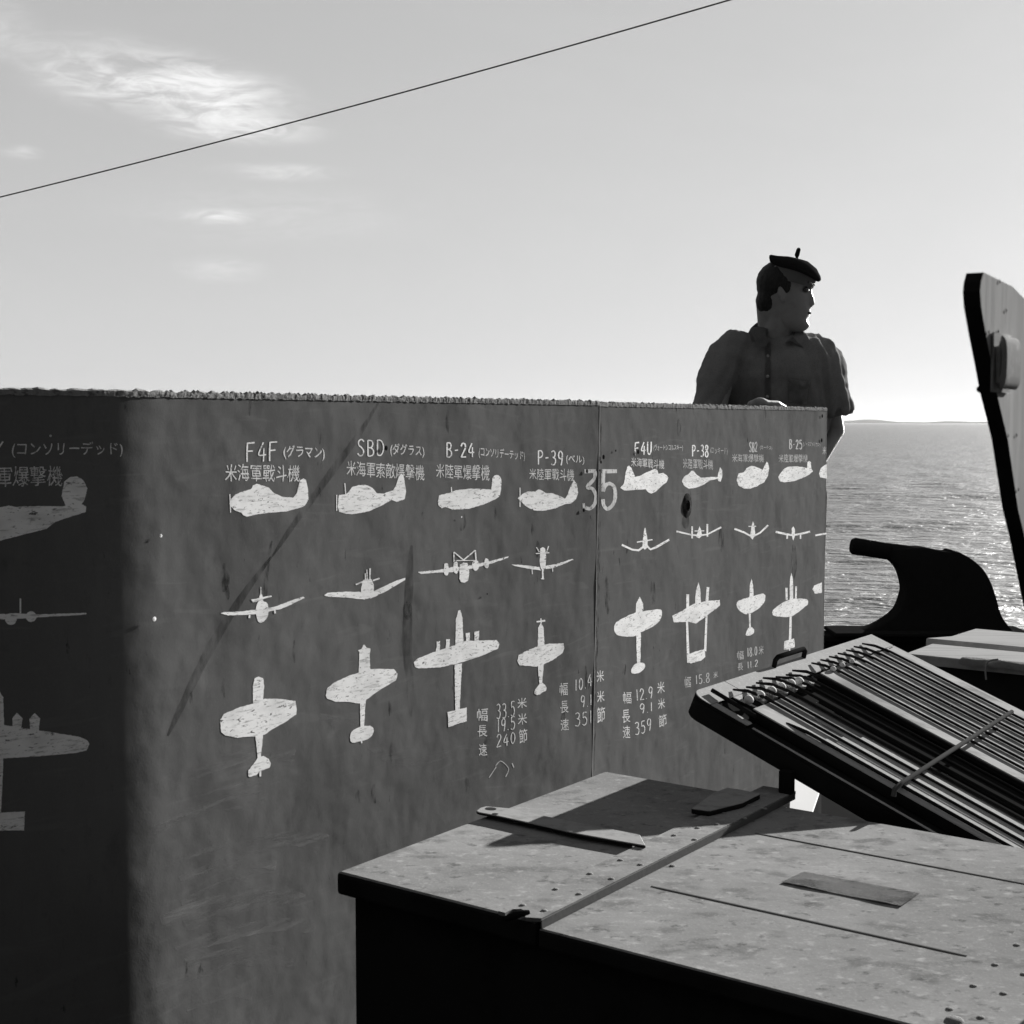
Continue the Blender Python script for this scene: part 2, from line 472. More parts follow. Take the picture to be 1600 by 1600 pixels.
# deck and hull: a ship lying across the view
bm = bmesh.new()
deck_pts = [Vector((-14, 6.5, -.08)), Vector((9, 6.5, -.08)), Vector((15, 4.6, -.08)), Vector((18, -.5, -.08)), Vector((15, -4.2, -.08)), Vector((9, -6, -.08)), Vector((-14, -6, -.08))]
add_prism(bm, deck_pts, Vector((0, 0, .08)))
struct(obj('deck', fix(bm), M['deck']))
bm = bmesh.new()
hp_ = [Vector((p.x * .985, p.y * .97, WATER - 1.5)) for p in deck_pts]
add_prism(bm, hp_, Vector((0, 0, -WATER + 1.5 - .084)))
struct(obj('ship_hull', fix(bm), M['hull']))
# added dark block behind the photographer, unseen, keeps sky light off the shaded faces
bm = bmesh.new(); add_box(bm, Vector((-13.5, -3.8, .001)), X, Y, Z, 22, 2.8, 5.5, .02)
dh = tag(obj('blocker', bm, M['hull']), 'added unseen dark deckhouse across the deck behind the photographer', 'blocker')

# ------------------------------------------------------------------ the painted shield wall
P1 = hy(225, 617, 2.29)
D = Vector((.578, .816, 0)).normalized()
Nn = Vector((D.y, -D.x, 0))                   # towards the camera side
D0 = Vector((1, .055, 0)).normalized()        # direction of the shaded left face
N0 = Vector((D0.y, -D0.x, 0))
TOP = P1.z
ARC_END = hp(250, 617, P1, Nn)                     # where the two faces would meet
turn = D0.angle(D)
KC = ARC_END - D * (.80 * math.tan(turn / 2)); KC.z = 0
Rb = .80
KC.z = 0
tl = Rb * math.tan(turn / 2)
arcC = KC - D0 * tl - N0 * Rb * 1.0           # centre of the bend
path = []                                      # (point, normal, s)
def sheet_path():
    out = []
    a = KC - D0 * 1.7
    b = KC - D0 * tl
    for i in range(9): out.append((a.lerp(b, i / 8), N0))
    a0 = math.atan2(N0.y, N0.x)
    for i in range(1, 81):
        an = a0 + turn * i / 80
        n = Vector((math.cos(an), math.sin(an), 0))
        out.append((arcC + n * Rb, n))
    return out
# the bend is convex towards the camera: the centre lies behind the sheet
base_path = sheet_path()
assert (base_path[-1][1] - Nn).length < .02, (base_path[-1][1], Nn)
seam_t = hp(937, 637, P1, Nn); seam_b = hp(925, 1220, P1, Nn)
TH_W = .012
# the right plate hangs a sheet's thickness behind the left one and turns a touch more to the sun
a2 = math.atan2(Nn.y, Nn.x) + math.radians(2.2)
N2 = Vector((math.cos(a2), math.sin(a2), 0)); D2 = Vector((-N2.y, N2.x, 0))
PR = seam_t - Nn * (TH_W + .0015)
end_t = hp(1292, 640, PR, N2); end_b = hp(1287, 980, PR, N2)
def at_z(a, b, z):
    t = (z - a.z) / (b.z - a.z); return a.lerp(b, t)
WB = 0.0
wall = thing('painted_shield_wall', 'tall grey steel shield wall hand-painted with rows of white aircraft silhouettes and Japanese captions', 'wall', (KC.x, KC.y, 0))
def sheet(pathpts, ztop, zbot, thick, proud=0.0):
    """extruded sheet following plan path; pathpts: (top xy, bottom xy, normal)"""
    bm = bmesh.new(); NZ = 1
    rows = []
    for (pt, pb, n) in pathpts:
        row = []
        for (p, z) in ((pt, ztop), (pb, zbot)):
            q = Vector((p.x, p.y, z)) + n * proud
            row.append((bm.verts.new(q), bm.verts.new(q - n * thick)))
        rows.append(row)
    for a, b in zip(rows, rows[1:]):
        (af, ab), (cf, cb) = a; (bf, bb), (df, db) = b
        bm.faces.new([af, cf, df, bf]); bm.faces.new([ab, bb, db, cb])
        bm.faces.new([af, bf, bb, ab]); bm.faces.new([cf, cb, db, df])
    for r in (rows[0], rows[-1]):
        (a, b), (c, d) = r; bm.faces.new([a, b, d, c])
    return fix(bm)
p1 = [(p, p, n) for p, n in base_path]
st, sb = at_z(seam_t, seam_b, TOP), at_z(seam_t, seam_b, WB)
k0 = base_path[-1][0]
for i in range(1, 9):
    t = i / 8
    p1.append((k0.lerp(Vector((st.x, st.y, 0)), t), k0.lerp(Vector((sb.x, sb.y, 0)), t), Nn))
pan1 = obj('left_plate', sheet(p1, TOP, WB, TH_W), M['wall'], wall, smooth=30)
et, eb = at_z(end_t, end_b, TOP), at_z(end_t, end_b, WB)
sh_ = Nn * (TH_W + .0015)
sA = Vector((st.x, st.y, 0)) - sh_ - D2 * .06; sB = Vector((sb.x, sb.y, 0)) - sh_ - D2 * .06
p2 = [(sA.lerp(Vector((et.x, et.y, 0)), i / 6), sB.lerp(Vector((eb.x, eb.y, 0)), i / 6), N2) for i in range(7)]
pan2 = obj('right_plate', sheet(p2, TOP - .002, WB, TH_W), M['wall'], wall)
# note: right plate lies one sheet thickness behind the left one
# bright folded edge at the right-hand end
bm = bmesh.new()
e0 = Vector((et.x, et.y, TOP - .004)); e1 = Vector((eb.x, eb.y, WB))
add_tube(bm, [e0.lerp(e1, i / 12) - N2 * .0055 for i in range(13)], .006, 8)
obj('folded_edge', bm, M['wall'], wall, smooth=60)
bm = bmesh.new()
add_tube(bm, [Vector((st.x, st.y, TOP - .004)).lerp(Vector((sb.x, sb.y, WB)), i / 14) - Nn * (.0035 + .0006 * math.sin(i * 2.1)) for i in range(15)], .0042, 8)
obj('plate_edge', bm, M['wall'], wall, smooth=60)
# far returning side of the box, behind the right-hand end
# ragged burnt top edge
def rim(pp, name, hh, dz=0.0):
    bm = bmesh.new(); prev = None
    dense = []
    for (a, na), (b, nb) in zip(pp, pp[1:]):
        n = max(1, int((b - a).length / .0045))
        for i in range(n): dense.append((a.lerp(b, i / n), na.lerp(nb, i / n).normalized()))
    dense.append(pp[-1])
    rr = random.Random(11)
    for i, (p, n) in enumerate(dense):
        q = p.x * 37 + p.y * 61
        j = lambda s, c: mnoise.noise(Vector((q * s, c, 0)))
        f = .0006 + .0008 * j(1.1, 1) + .0008 * rr.random()
        g = hh + .0035 * j(.9, 4) + .003 * j(3.1, 6) + .0022 * rr.random()
        lo = .003 + .003 * j(1.4, 9) + .001 * rr.random()
        b = Vector((p.x, p.y, TOP + dz))
        ring = [b + n * .001 - Z * lo, b + n * f + Z * g * .25, b + n * (f * .7) + Z * g * .8, b - n * .004 + Z * (g + .002 * rr.random()),
                b - n * (TH_W + .002) + Z * g * .6, b - n * (TH_W + .001) - Z * .003]
        ring = [bm.verts.new(v) for v in ring]
        if prev:
            for k in range(6): bm.faces.new([prev[k], prev[(k + 1) % 6], ring[(k + 1) % 6], ring[k]])
        else: bm.faces.new(ring)
        prev = ring
    bm.faces.new(prev[::-1])
    obj(name, fix(bm), M['rim'], wall)
rim([(p, n) for p, n in base_path] + [(Vector((st.x, st.y, 0)), Nn)], 'ragged_top_edge', .0060)
rim([(Vector((st.x, st.y, 0)) - sh_, N2), (Vector((et.x, et.y, 0)), N2)], 'ragged_top_edge', .0065, -.002)

# ---- paint on the wall
def bvh_of(objs):
    vs, ps = [], []
    for o in objs:
        k = len(vs); mw = o.matrix_world
        vs += [v.co.copy() for v in o.data.vertices]; ps += [[k + i for i in p.vertices] for p in o.data.polygons]
    return BVHTree.FromPolygons(vs, ps)
wall_bvh = bvh_of([pan1, pan2])
def onwall(px, py, off):
    """point on the wall plates where the picture point falls, off metres proud"""
    hit, n, _, _ = wall_bvh.ray_cast(EYE, ray(px, py).normalized())
    if hit is None or n.dot(Nn) < .2: return hp(px, py, PR + N2 * off, N2)
    return hit + n * off
class Decal:
    def __init__(s, ox, oy, sc, base=.00025):
        s.o = (ox, oy, sc); s.bm = bmesh.new(); s.k = 0; s.base = base
        s.rr = random.Random(int(ox * 7 + oy))
    def q(s, x, y): return (s.o[0] + x * s.o[2], s.o[1] + y * s.o[2])
    def off(s):
        s.k += 1; return s.base + .00003 * s.k
    def face(s, pts, rough=.35):
        o = s.off()
        # subdivide edges and roughen like a brushed edge
        out = []
        n = len(pts)
        for i in range(n):
            a = pts[i]; b = pts[(i + 1) % n]
            d = math.hypot(b[0] - a[0], b[1] - a[1]); m = max(1, int(d / 3.0))
            for k in range(m):
                t = k / m
                out.append((a[0] + (b[0] - a[0]) * t + s.rr.uniform(-rough, rough), a[1] + (b[1] - a[1]) * t + s.rr.uniform(-rough, rough)))
        t = bmesh.new()
        f = t.faces.new([t.verts.new((x, y, 0)) for x, y in out]); f.normal_update()
        x0, x1 = min(p[0] for p in out), max(p[0] for p in out)
        bmesh.ops.triangulate(t, faces=[f], ngon_method='EAR_CLIP')
        g_ = x0 - x0 % 5 + 5
        while g_ < min(x1, 260):                  # follow the bend of the plate
            bmesh.ops.bisect_plane(t, geom=list(t.verts) + list(t.edges) + list(t.faces), plane_co=(g_, 0, 0), plane_no=(1, 0, 0)); g_ += 5
        for v in t.verts: v.co = onwall(v.co.x, v.co.y, o)
        merge(s.bm, t)
    def P(s, pts, smooth=True):
        q = [Vector(s.q(*p)) for p in pts]
        if smooth and len(q) > 4: q = smoothpts(q, 3, True)
        s.face([(v.x, v.y) for v in q])
    def L(s, pts, w, smooth=False, taper=False):
        q = [Vector(s.q(*p)) for p in pts]
        if smooth: q = smoothpts(q, 5)
        w = max(w * s.o[2], 1.3) / 2
        l, r = [], []
        for i, p in enumerate(q):
            d = (q[min(i + 1, len(q) - 1)] - q[max(i - 1, 0)])
            if d.length == 0: continue
            d.normalize(); n = Vector((-d.y, d.x)) * w * s.rr.uniform(.85, 1.12) * (max(.12, math.sin(math.pi * (i + .3) / (len(q) - .4))) ** .7 if taper else 1)
            l.append(p + n); r.append(p - n)
        o = s.off()
        lv = [s.bm.verts.new(onwall(p.x, p.y, o)) for p in l]; rv = [s.bm.verts.new(onwall(p.x, p.y, o)) for p in r]
        for i in range(len(lv) - 1):
            s.bm.faces.new([lv[i], rv[i], rv[i + 1], lv[i + 1]])
    def done(s, name, m='white'):
        for f in s.bm.faces:
            f.normal_update()
            if f.normal.dot(Nn + N0) < 0: f.normal_flip()
        return obj(name, s.bm, M[m], wall)
SIDE, FRONT, TOPV = 'painted_aircraft_side_view', 'painted_aircraft_front_view', 'painted_aircraft_top_view'
def draw(name, crop, items, m='white'):
    d = Decal(*crop)
    for it in items:
        if it[0] == 'L': d.L(it[2], it[1])
        elif it[0] == 'S': d.L(it[2], it[1], True)
        elif it[0] == 'R': d.P(it[1], False)
        else: d.P(it[1])
    return d.done(name, m)
cA = (320, 660, .2); cB = (620, 660, .2); cD = (900, 660, .125); cE = (1100, 660, .125)
cF = (940, 860, .225); cG = (320, 940, .2125); cH = (620, 900, .225); cW = (0, 600, .25); cX = (0, 1000, .25)
def e2d(p): return [(x + 1600, y) for x, y in p]
draw(SIDE, cA, [('R', [(190,635),(205,600),(230,570),(290,540),(360,522),(375,492),(405,480),(440,490),(500,510),(530,545),(600,580),(690,588),(715,560),(730,500),(745,450),(768,438),(790,450),(803,510),(808,600),(790,640),(765,660),(640,695),(500,705),(400,720),(330,737),(300,725),(285,705),(240,690),(205,660)]), ('L', 7, [(195,560),(201,705)])])
draw(FRONT, cA, [('P', [(402,1430),(420,1395),(428,1350),(437,1343),(450,1352),(455,1395),(485,1410),(497,1450),(492,1510),(460,1555),(430,1565),(412,1545),(400,1500)]),
    ('R', [(120,1490),(155,1482),(280,1477),(400,1463),(400,1498),(290,1505),(180,1507)]), ('R', [(492,1450),(560,1435),(680,1390),(770,1360),(778,1372),(700,1410),(600,1455),(492,1480)]),
    ('R', [(360,1385),(420,1372),(470,1358),(520,1352),(522,1362),(460,1378),(400,1400),(375,1405)]), ('L', 5, [(437,1285),(437,1345)]), ('L', 14, [(350,1503),(346,1528)]), ('L', 12, [(545,1465),(549,1492)])])
draw(SIDE, cA, [('R', [(1040,630),(1045,570),(1100,562),(1120,545),(1150,505),(1200,490),(1260,488),(1310,512),(1345,555),(1400,555),(1470,530),(1490,500),(1510,440),(1530,400),(1550,410),(1560,460),(1572,540),(1560,600),(1500,622),(1460,605),(1380,650),(1280,695),(1150,717),(1090,712),(1050,700),(1040,660)]), ('L', 8, [(1030,565),(1030,690)]), ('L', 8, [(1093,475),(1100,562)])])
draw(FRONT, cA, [('P', [(1225,1270),(1230,1240),(1255,1225),(1290,1222),(1312,1245),(1320,1310),(1305,1360),(1270,1378),(1240,1370),(1220,1320)]),
    ('R', [(930,1350),(960,1330),(1120,1322),(1235,1325),(1250,1385),(1100,1368),(960,1362)]), ('R', [(1315,1320),(1400,1280),(1500,1235),(1565,1215),(1568,1228),(1450,1300),(1340,1355),(1290,1378)]),
    ('R', [(1178,1262),(1230,1240),(1230,1252),(1182,1270)]), ('R', [(1310,1228),(1362,1212),(1365,1224),(1315,1242)]), ('L', 8, [(1252,1180),(1255,1228)]), ('L', 6, [(1265,1150),(1268,1228)]), ('L', 10, [(1290,1140),(1288,1228)])])
draw(SIDE, cB, [('R', [(320,620),(330,570),(370,560),(410,550),(460,530),(560,518),(680,520),(738,525),(745,440),(765,412),(795,412),(815,440),(815,520),(800,580),(770,600),(680,640),(560,675),(440,682),(380,660),(350,670),(325,650)]), ('L', 8, [(425,505),(428,548)])])
draw(FRONT, cB, [('R', [(165,1168),(300,1155),(400,1140),(430,1130),(495,1130),(495,1160),(430,1170),(300,1175),(190,1185)]), ('R', [(555,1120),(600,1110),(700,1090),(800,1065),(870,1045),(868,1058),(760,1095),(650,1125),(555,1150)]),
    ('P', [(370,1110),(385,1100),(400,1110),(405,1150),(398,1190),(380,1195),(365,1165)]), ('P', [(445,1100),(460,1088),(475,1100),(475,1170),(455,1180),(440,1150)]),
    ('P', [(590,1095),(615,1078),(640,1090),(640,1130),(615,1160),(592,1140)]), ('P', [(685,1075),(700,1062),(718,1078),(718,1125),(700,1140),(683,1120)]),
    ('R', [(490,1110),(520,1095),(550,1098),(560,1130),(565,1170),(555,1235),(530,1252),(500,1248),(488,1220),(488,1160)]),
    ('L', 9, [(445,1090),(445,1012)]), ('L', 9, [(445,1012),(520,1075)]), ('L', 9, [(520,1075),(612,998)]), ('L', 9, [(612,998),(618,1082)]), ('L', 6, [(445,1080),(618,1078)])])
draw(SIDE, cB, [('R', [(945,592),(980,560),(1020,540),(1080,540),(1105,522),(1140,535),(1160,550),(1220,555),(1270,575),(1315,595),(1335,560),(1355,500),(1385,452),(1405,480),(1415,550),(1400,600),(1360,632),(1310,640),(1240,670),(1150,690),(1070,688),(1000,650),(970,615)]), ('L', 4, [(962,510),(962,660)])])
draw(FRONT, cB, [('R', [(1118,1040),(1120,985),(1140,975),(1158,985),(1165,1050),(1162,1130),(1145,1160),(1125,1145),(1115,1090)]), ('R', [(895,1110),(960,1112),(1112,1130),(1125,1158),(1000,1138),(920,1122)]),
    ('R', [(1160,1120),(1240,1108),(1370,1065),(1380,1072),(1290,1110),(1220,1138),(1160,1145)]), ('L', 8, [(1090,975),(1112,1012)]), ('L', 8, [(1185,965),(1170,1012)]), ('L', 8, [(1085,1025),(1190,1018)]),
    ('L', 14, [(1138,1150),(1140,1220)]), ('L', 8, [(1125,1221),(1150,1223)]), ('L', 6, [(1055,1140),(1058,1185)]), ('L', 5, [(1215,1135),(1217,1165)])])
draw(SIDE, cD, [('R', [(550,820),(600,760),(615,650),(640,550),(660,540),(690,570),(740,680),(800,665),(900,615),(990,580),(1020,600),(1030,645),(1090,630),(1130,660),(1155,690),(1130,750),(1060,800),(1000,865),(940,890),(890,865),(870,835),(780,840),(680,848),(600,850)])])
draw(FRONT, cD, [('R', [(855,1320),(865,1320),(885,1420),(895,1480),(895,1560),(860,1590),(825,1560),(835,1450)]), ('L', 14, [(760,1497),(955,1465)]),
    ('L', 26, [(570,1530),(700,1590),(780,1600),(840,1555)]), ('L', 26, [(880,1540),(930,1588),(1000,1560),(1165,1465)])])
draw(SIDE, cD, [('R', [(1320,740),(1345,680),(1400,650),(1440,605),(1470,605),(1510,655),(1560,690)] + e2d([(0,690),(100,680),(170,682),(180,620),(200,560),(225,600),(228,680),(210,740),(180,735),(170,705),(80,725),(0,775)]) + [(1520,810),(1410,830),(1360,800)])])
draw(FRONT, cD, [('L', 20, [(1255,1362),(1440,1405),(1530,1415),(1640,1400),(1815,1310)]), ('R', [(1530,1330),(1545,1300),(1560,1330),(1575,1420),(1540,1450),(1500,1430)]),
    ('L', 20, [(1450,1300),(1450,1450)]), ('L', 22, [(1640,1270),(1640,1430)]), ('L', 10, [(1480,1358),(1600,1355)])])
draw(SIDE, cE, [('R', [(405,720),(430,640),(500,620),(530,570),(600,540),(660,560),(730,595),(755,540),(785,490),(800,510),(812,570),(800,660),(750,750),(660,800),(570,832),(500,825),(430,790)])])
draw(FRONT, cE, [('L', 22, [(380,1330),(500,1375),(600,1430),(700,1380),(800,1285)]), ('R', [(595,1290),(612,1235),(628,1290),(640,1400),(605,1465),(575,1420)]), ('L', 12, [(555,1300),(650,1298)])])
draw(SIDE, cE, [('R', [(925,680),(960,630),(1000,580),(1040,555),(1150,548),(1250,560),(1285,575),(1290,500),(1310,482),(1335,500),(1340,580),(1360,610),(1320,650),(1240,690),(1130,735),(1000,750),(950,735)])])
draw(FRONT, cE, [('L', 24, [(895,1368),(1040,1400),(1110,1410),(1200,1395),(1325,1365)]), ('R', [(1095,1330),(1115,1295),(1135,1330),(1135,1420),(1115,1480),(1095,1420)]), ('L', 20, [(1040,1390),(1038,1455)]), ('L', 18, [(1205,1390),(1205,1455)])])
draw(SIDE, cE, [('R', [(1435,640),(1460,570),(1510,530),(1535,520),(1535,700),(1500,700),(1450,685)])])
draw(FRONT, cE, [('L', 20, [(1390,1412),(1530,1388)])])
draw(TOPV, cF, [('R', [(235,440),(240,370),(265,322),(288,370),(290,430)]), ('P', [(85,540),(100,500),(160,465),(235,432),(290,422),(400,408),(418,430),(412,470),(370,520),(270,570),(220,598),(140,595),(100,580)]), ('R', [(240,575),(272,570),(268,790),(245,790)]), ('P', [(205,830),(225,795),(260,778),(295,785),(298,815),(270,845),(230,857),(208,850)])])
draw(TOPV, cF, [('R', [(490,455),(560,420),(640,370),(740,350),(820,345),(822,385),(760,430),(700,475),(655,508),(600,495),(500,500)]), ('R', [(648,370),(655,270),(672,220),(685,270),(688,360)]), ('L', 18, [(597,305),(597,420)]), ('L', 18, [(738,255),(730,360)]), ('L', 17, [(592,490),(602,780)]), ('L', 15, [(728,450),(718,700)]), ('R', [(600,720),(640,705),(715,685),(720,740),(690,765),(620,785),(600,775)])])
draw(TOPV, cF, [('R', [(1025,330),(1030,240),(1042,198),(1052,240),(1055,325)]), ('P', [(937,370),(950,350),(1020,325),(1060,315),(1120,300),(1137,320),(1125,365),(1080,410),(1010,445),(960,420),(940,395)]), ('L', 13, [(1028,440),(1030,532)]), ('P', [(1000,580),(1015,545),(1035,530),(1058,550),(1055,575),(1030,590),(1005,592)])])
draw(TOPV, cF, [('R', [(1305,345),(1308,200),(1318,155),(1328,200),(1330,340)]), ('L', 14, [(1283,260),(1285,345)]), ('L', 14, [(1350,250),(1348,340)]), ('P', [(1185,430),(1200,405),(1270,355),(1340,335),(1425,340),(1430,375),(1400,400),(1350,440),(1300,462),(1200,455)]), ('L', 17, [(1312,455),(1308,625)]), ('R', [(1265,690),(1268,630),(1335,612),(1342,670),(1300,685)]), ('L', 8, [(1305,680),(1305,700)])])
draw(TOPV, cF, [('R', [(1465,270),(1475,245),(1530,222),(1530,295),(1480,300)])])
draw(TOPV, cG, [('R', [(355,755),(352,620),(365,565),(395,550),(430,565),(435,620),(428,725)]), ('R', [(113,870),(140,825),(260,775),(355,750),(440,715),(520,712),(665,730),(676,790),(670,830),(600,880),(470,955),(440,980),(370,990),(240,1000),(150,985),(118,960)]), ('R', [(370,985),(428,975),(412,1145),(388,1145)]), ('R', [(318,1285),(320,1240),(360,1190),(390,1145),(430,1135),(470,1155),(484,1190),(475,1220),(400,1250),(380,1275),(330,1290)]), ('L', 14, [(407,1240),(407,1285)])])
draw(TOPV, cG, [('R', [(1132,525),(1135,370),(1125,360),(1150,350),(1170,312),(1190,340),(1218,345),(1212,380),(1215,500)]), ('R', [(888,690),(900,635),(950,595),(1060,545),(1135,520),(1215,495),(1390,495),(1418,530),(1405,580),(1300,640),(1190,720),(1180,740),(1135,750),(1060,738),(960,735),(900,715)]), ('R', [(1140,740),(1182,730),(1170,925),(1145,930)]), ('P', [(1067,995),(1080,955),(1130,925),(1200,912),(1235,925),(1240,960),(1215,1000),(1150,1025),(1080,1035)]), ('L', 10, [(1152,1020),(1152,1042)])])
draw(TOPV, cH, [('R', [(405,485),(410,300),(425,240),(440,235),(455,290),(462,460)]), ('R', [(118,600),(140,575),(250,530),(405,480),(480,450),(690,445),(712,470),(700,505),(600,550),(450,600),(300,635),(150,642),(125,630)]),
    ('R', [(270,522),(278,480),(275,455),(300,452),(298,515)]), ('R', [(338,505),(342,440),(368,438),(365,500)]), ('R', [(480,455),(478,395),(508,392),(505,452)]), ('R', [(538,452),(538,388),(572,380),(568,450)]), ('R', [(400,615),(452,605),(435,925),(405,935)]), ('R', [(352,945),(485,912),(485,1010),(430,1025),(358,1050)])])
draw(TOPV, cH, [('R', [(978,490),(980,360),(1000,322),(1018,360),(1025,480)]), ('L', 12, [(970,318),(1030,310)]), ('L', 10, [(1000,295),(1002,330)]), ('R', [(836,590),(845,548),(900,520),(975,488),(1060,470),(1155,468),(1162,500),(1150,535),(1080,585),(1025,610),(970,630),(850,620)]), ('R', [(978,622),(1020,610),(1008,750),(990,755)]), ('P', [(955,800),(970,775),(995,745),(1010,742),(1035,765),(1035,795),(1010,808),(985,825),(960,822)])])
# shaded left face
draw(SIDE, cW, [('R', [(-700,860),(-500,800),(0,770),(50,760),(100,768),(250,762),(390,765),(410,760),(385,700),(400,610),(440,580),(480,577),(520,600),(545,650),(530,720),(510,750),(538,765),(535,800),(440,830),(350,860),(290,905),(150,940),(0,980),(-400,1050),(-700,1000)])])
draw(FRONT, cW, [('R', [(-500,1440),(0,1438),(100,1432),(240,1440),(540,1430),(540,1442),(240,1458),(100,1468),(0,1470),(-500,1462)]), ('P', [(32,1470),(45,1442),(70,1433),(98,1445),(105,1470),(92,1497),(68,1506),(42,1495)]), ('P', [(162,1455),(172,1428),(196,1420),(220,1432),(228,1458),(215,1480),(193,1488),(170,1477)]), ('L', 12, [(127,1340),(127,1432)])])
draw(TOPV, cX, [('R', [(-60,560),(-50,330),(0,325),(20,360),(25,545)]), ('R', [(-500,640),(-100,540),(25,530),(250,565),(500,605),(550,630),(558,650),(540,690),(480,705),(200,730),(0,740),(-100,740),(-500,720)]),
    ('R', [(80,552),(75,490),(105,455),(142,490),(130,552)]), ('R', [(190,572),(183,490),(215,455),(250,490),(240,575)]), ('R', [(-50,735),(20,730),(15,900),(5,1085),(-50,1085)]), ('R', [(-80,1080),(0,1080),(155,1070),(150,1190),(-80,1190)])])
# the big 35 across the seam
draw('painted_numeral', cD, [('L', 48, [(105,612),(246,608)]), ('S', 44, [(236,608),(228,700),(140,805),(205,830),(248,920),(228,1025),(165,1078),(90,1052)]), ('L', 30, [(95,1010),(97,1060)])], 'number')
draw('painted_numeral', cD, [('L', 50, [(325,612),(510,610)]), ('L', 48, [(340,636),(338,865)]), ('S', 44, [(335,862),(372,785),(420,765),(470,800),(490,890),(470,1010),(395,1082),(345,1035),(335,960)])], 'number')
draw('painted_scrawl', cH, [('S', 6, [(685,1320),(720,1285),(765,1320),(775,1350),(755,1395)]), ('L', 7, [(800,1300),(812,1330)]), ('L', 6, [(690,1325),(640,1400)])], 'number')

def lettering(txt, quad, m='white_thin', bold=.0, name='painted_lettering', proud=.00022, spacing=1.0):
    """txt set with the built-in font, its outline fitted to the picture quad TL TR BR BL on the wall"""
    cu = bpy.data.curves.new('t', 'FONT'); cu.body = txt; cu.offset = bold; cu.resolution_u = 3; cu.space_character = spacing
    o = bpy.data.objects.new('t', cu); col.objects.link(o)
    dg = bpy.context.evaluated_depsgraph_get(); dg.update()
    me = bpy.data.meshes.new_from_object(o.evaluated_get(dg)); bpy.data.objects.remove(o)
    bm = bmesh.new(); bm.from_mesh(me); bpy.data.meshes.remove(me)
    if not bm.verts: bm.free(); return
    x0 = min(v.co.x for v in bm.verts); x1 = max(v.co.x for v in bm.verts)
    y0 = min(v.co.y for v in bm.verts); y1 = max(v.co.y for v in bm.verts)
    TL, TR, BR, BL = [Vector(q) for q in quad]
    sd_ = len(txt) * 3.7 + TL.x
    nch = len(txt)
    for v in bm.verts:
        a = (v.co.x - x0) / (x1 - x0); b = (v.co.y - y0) / (y1 - y0)
        ch = a * nch
        b += .05 * mnoise.noise(Vector((ch * .9, sd_, 0))) + .025 * mnoise.noise(Vector((ch * 4, b * 4, sd_)))
        a += .018 / max(nch, 3) * 6 * mnoise.noise(Vector((ch * 2.3, b * 3, sd_ + 5)))
        p = (TL.lerp(TR, a)).lerp(BL.lerp(BR, a), 1 - b)
        v.co = onwall(p.x, p.y, proud)
    for f in bm.faces:
        f.normal_update()
        if f.normal.dot(Nn + N0) < 0: f.normal_flip()
    obj(name, bm, M[m], wall)
STROKES = {
 'F': [[(.08,0),(.06,.5),(.1,1)],[(.1,.97),(.9,.99)],[(.1,.55),(.72,.56)]], '4': [[(.62,1),(.1,.38),(.95,.36)],[(.68,.72),(.66,0)]],
 'S': [[(.88,.86),(.6,1),(.22,.9),(.2,.66),(.55,.5),(.85,.3),(.7,.05),(.35,0),(.08,.14)]], 'B': [[(.15,0),(.13,1)],[(.13,.98),(.62,.96),(.78,.76),(.6,.56),(.18,.53)],[(.5,.53),(.85,.36),(.82,.12),(.5,.01),(.15,.02)]],
 'D': [[(.12,0),(.12,1)],[(.12,.98),(.6,.94),(.9,.62),(.86,.28),(.55,.03),(.12,.02)]], '-': [[(.15,.48),(.85,.52)]],
 '2': [[(.12,.78),(.35,.99),(.75,.93),(.82,.68),(.5,.38),(.1,.02)],[(.1,.03),(.92,.05)]], 'P': [[(.15,0),(.13,1)],[(.13,.98),(.65,.96),(.85,.74),(.65,.52),(.18,.48)]],
 '3': [[(.12,.92),(.5,1),(.8,.84),(.7,.6),(.38,.54)],[(.38,.54),(.8,.45),(.88,.2),(.6,.0),(.1,.06)]], '9': [[(.82,.72),(.6,.48),(.25,.52),(.14,.78),(.4,.99),(.76,.9),(.82,.7),(.74,.3),(.6,0)]],
 'U': [[(.12,1),(.12,.3),(.35,.02),(.65,.02),(.86,.3),(.88,1)]], '8': [[(.5,.54),(.2,.7),(.28,.95),(.65,.98),(.8,.76),(.5,.54),(.14,.34),(.2,.06),(.6,.0),(.88,.2),(.74,.42),(.5,.54)]],
 '5': [[(.85,.98),(.25,.97),(.2,.58)],[(.2,.58),(.55,.64),(.85,.42),(.75,.1),(.4,.0),(.1,.1)]], '1': [[(.5,1),(.52,0)]], '0': [[(.5,1),(.2,.8),(.16,.3),(.45,.0),(.8,.25),(.82,.72),(.5,1)]],
 '.': [[(.4,.0),(.6,.06)]], '7': [[(.1,.97),(.88,.98),(.45,0)]], 'Y': [[(.1,1),(.5,.5),(.9,1)],[(.5,.5),(.5,0)]]}
WID = {'-': .75, '.': .35, '1': .55}
def handtext(txt, quad, w=1.9, m='white'):
    d = Decal(0, 0, 1, .0002); TL, TR, BR, BL = [Vector(q) for q in quad]
    ws = [WID.get(c, 1) for c in txt]; gap = .28; tot = sum(ws) + gap * (len(txt) - 1); x = 0
    for c, cw in zip(txt, ws):
        dy = d.rr.uniform(-.04, .04); sh = d.rr.uniform(-.05, .05)
        for st_ in STROKES[c]:
            pts = []
            for (a, b) in st_:
                a = (x + (a + sh * (b - .5)) * cw) / tot; b = b + dy + d.rr.uniform(-.015, .015)
                p = TL.lerp(TR, a).lerp(BL.lerp(BR, a), 1 - b); pts.append((p.x, p.y))
            d.L(pts, w * d.rr.uniform(.85, 1.1), len(pts) > 2)
        x += cw + gap
    return d.done('painted_lettering', m)
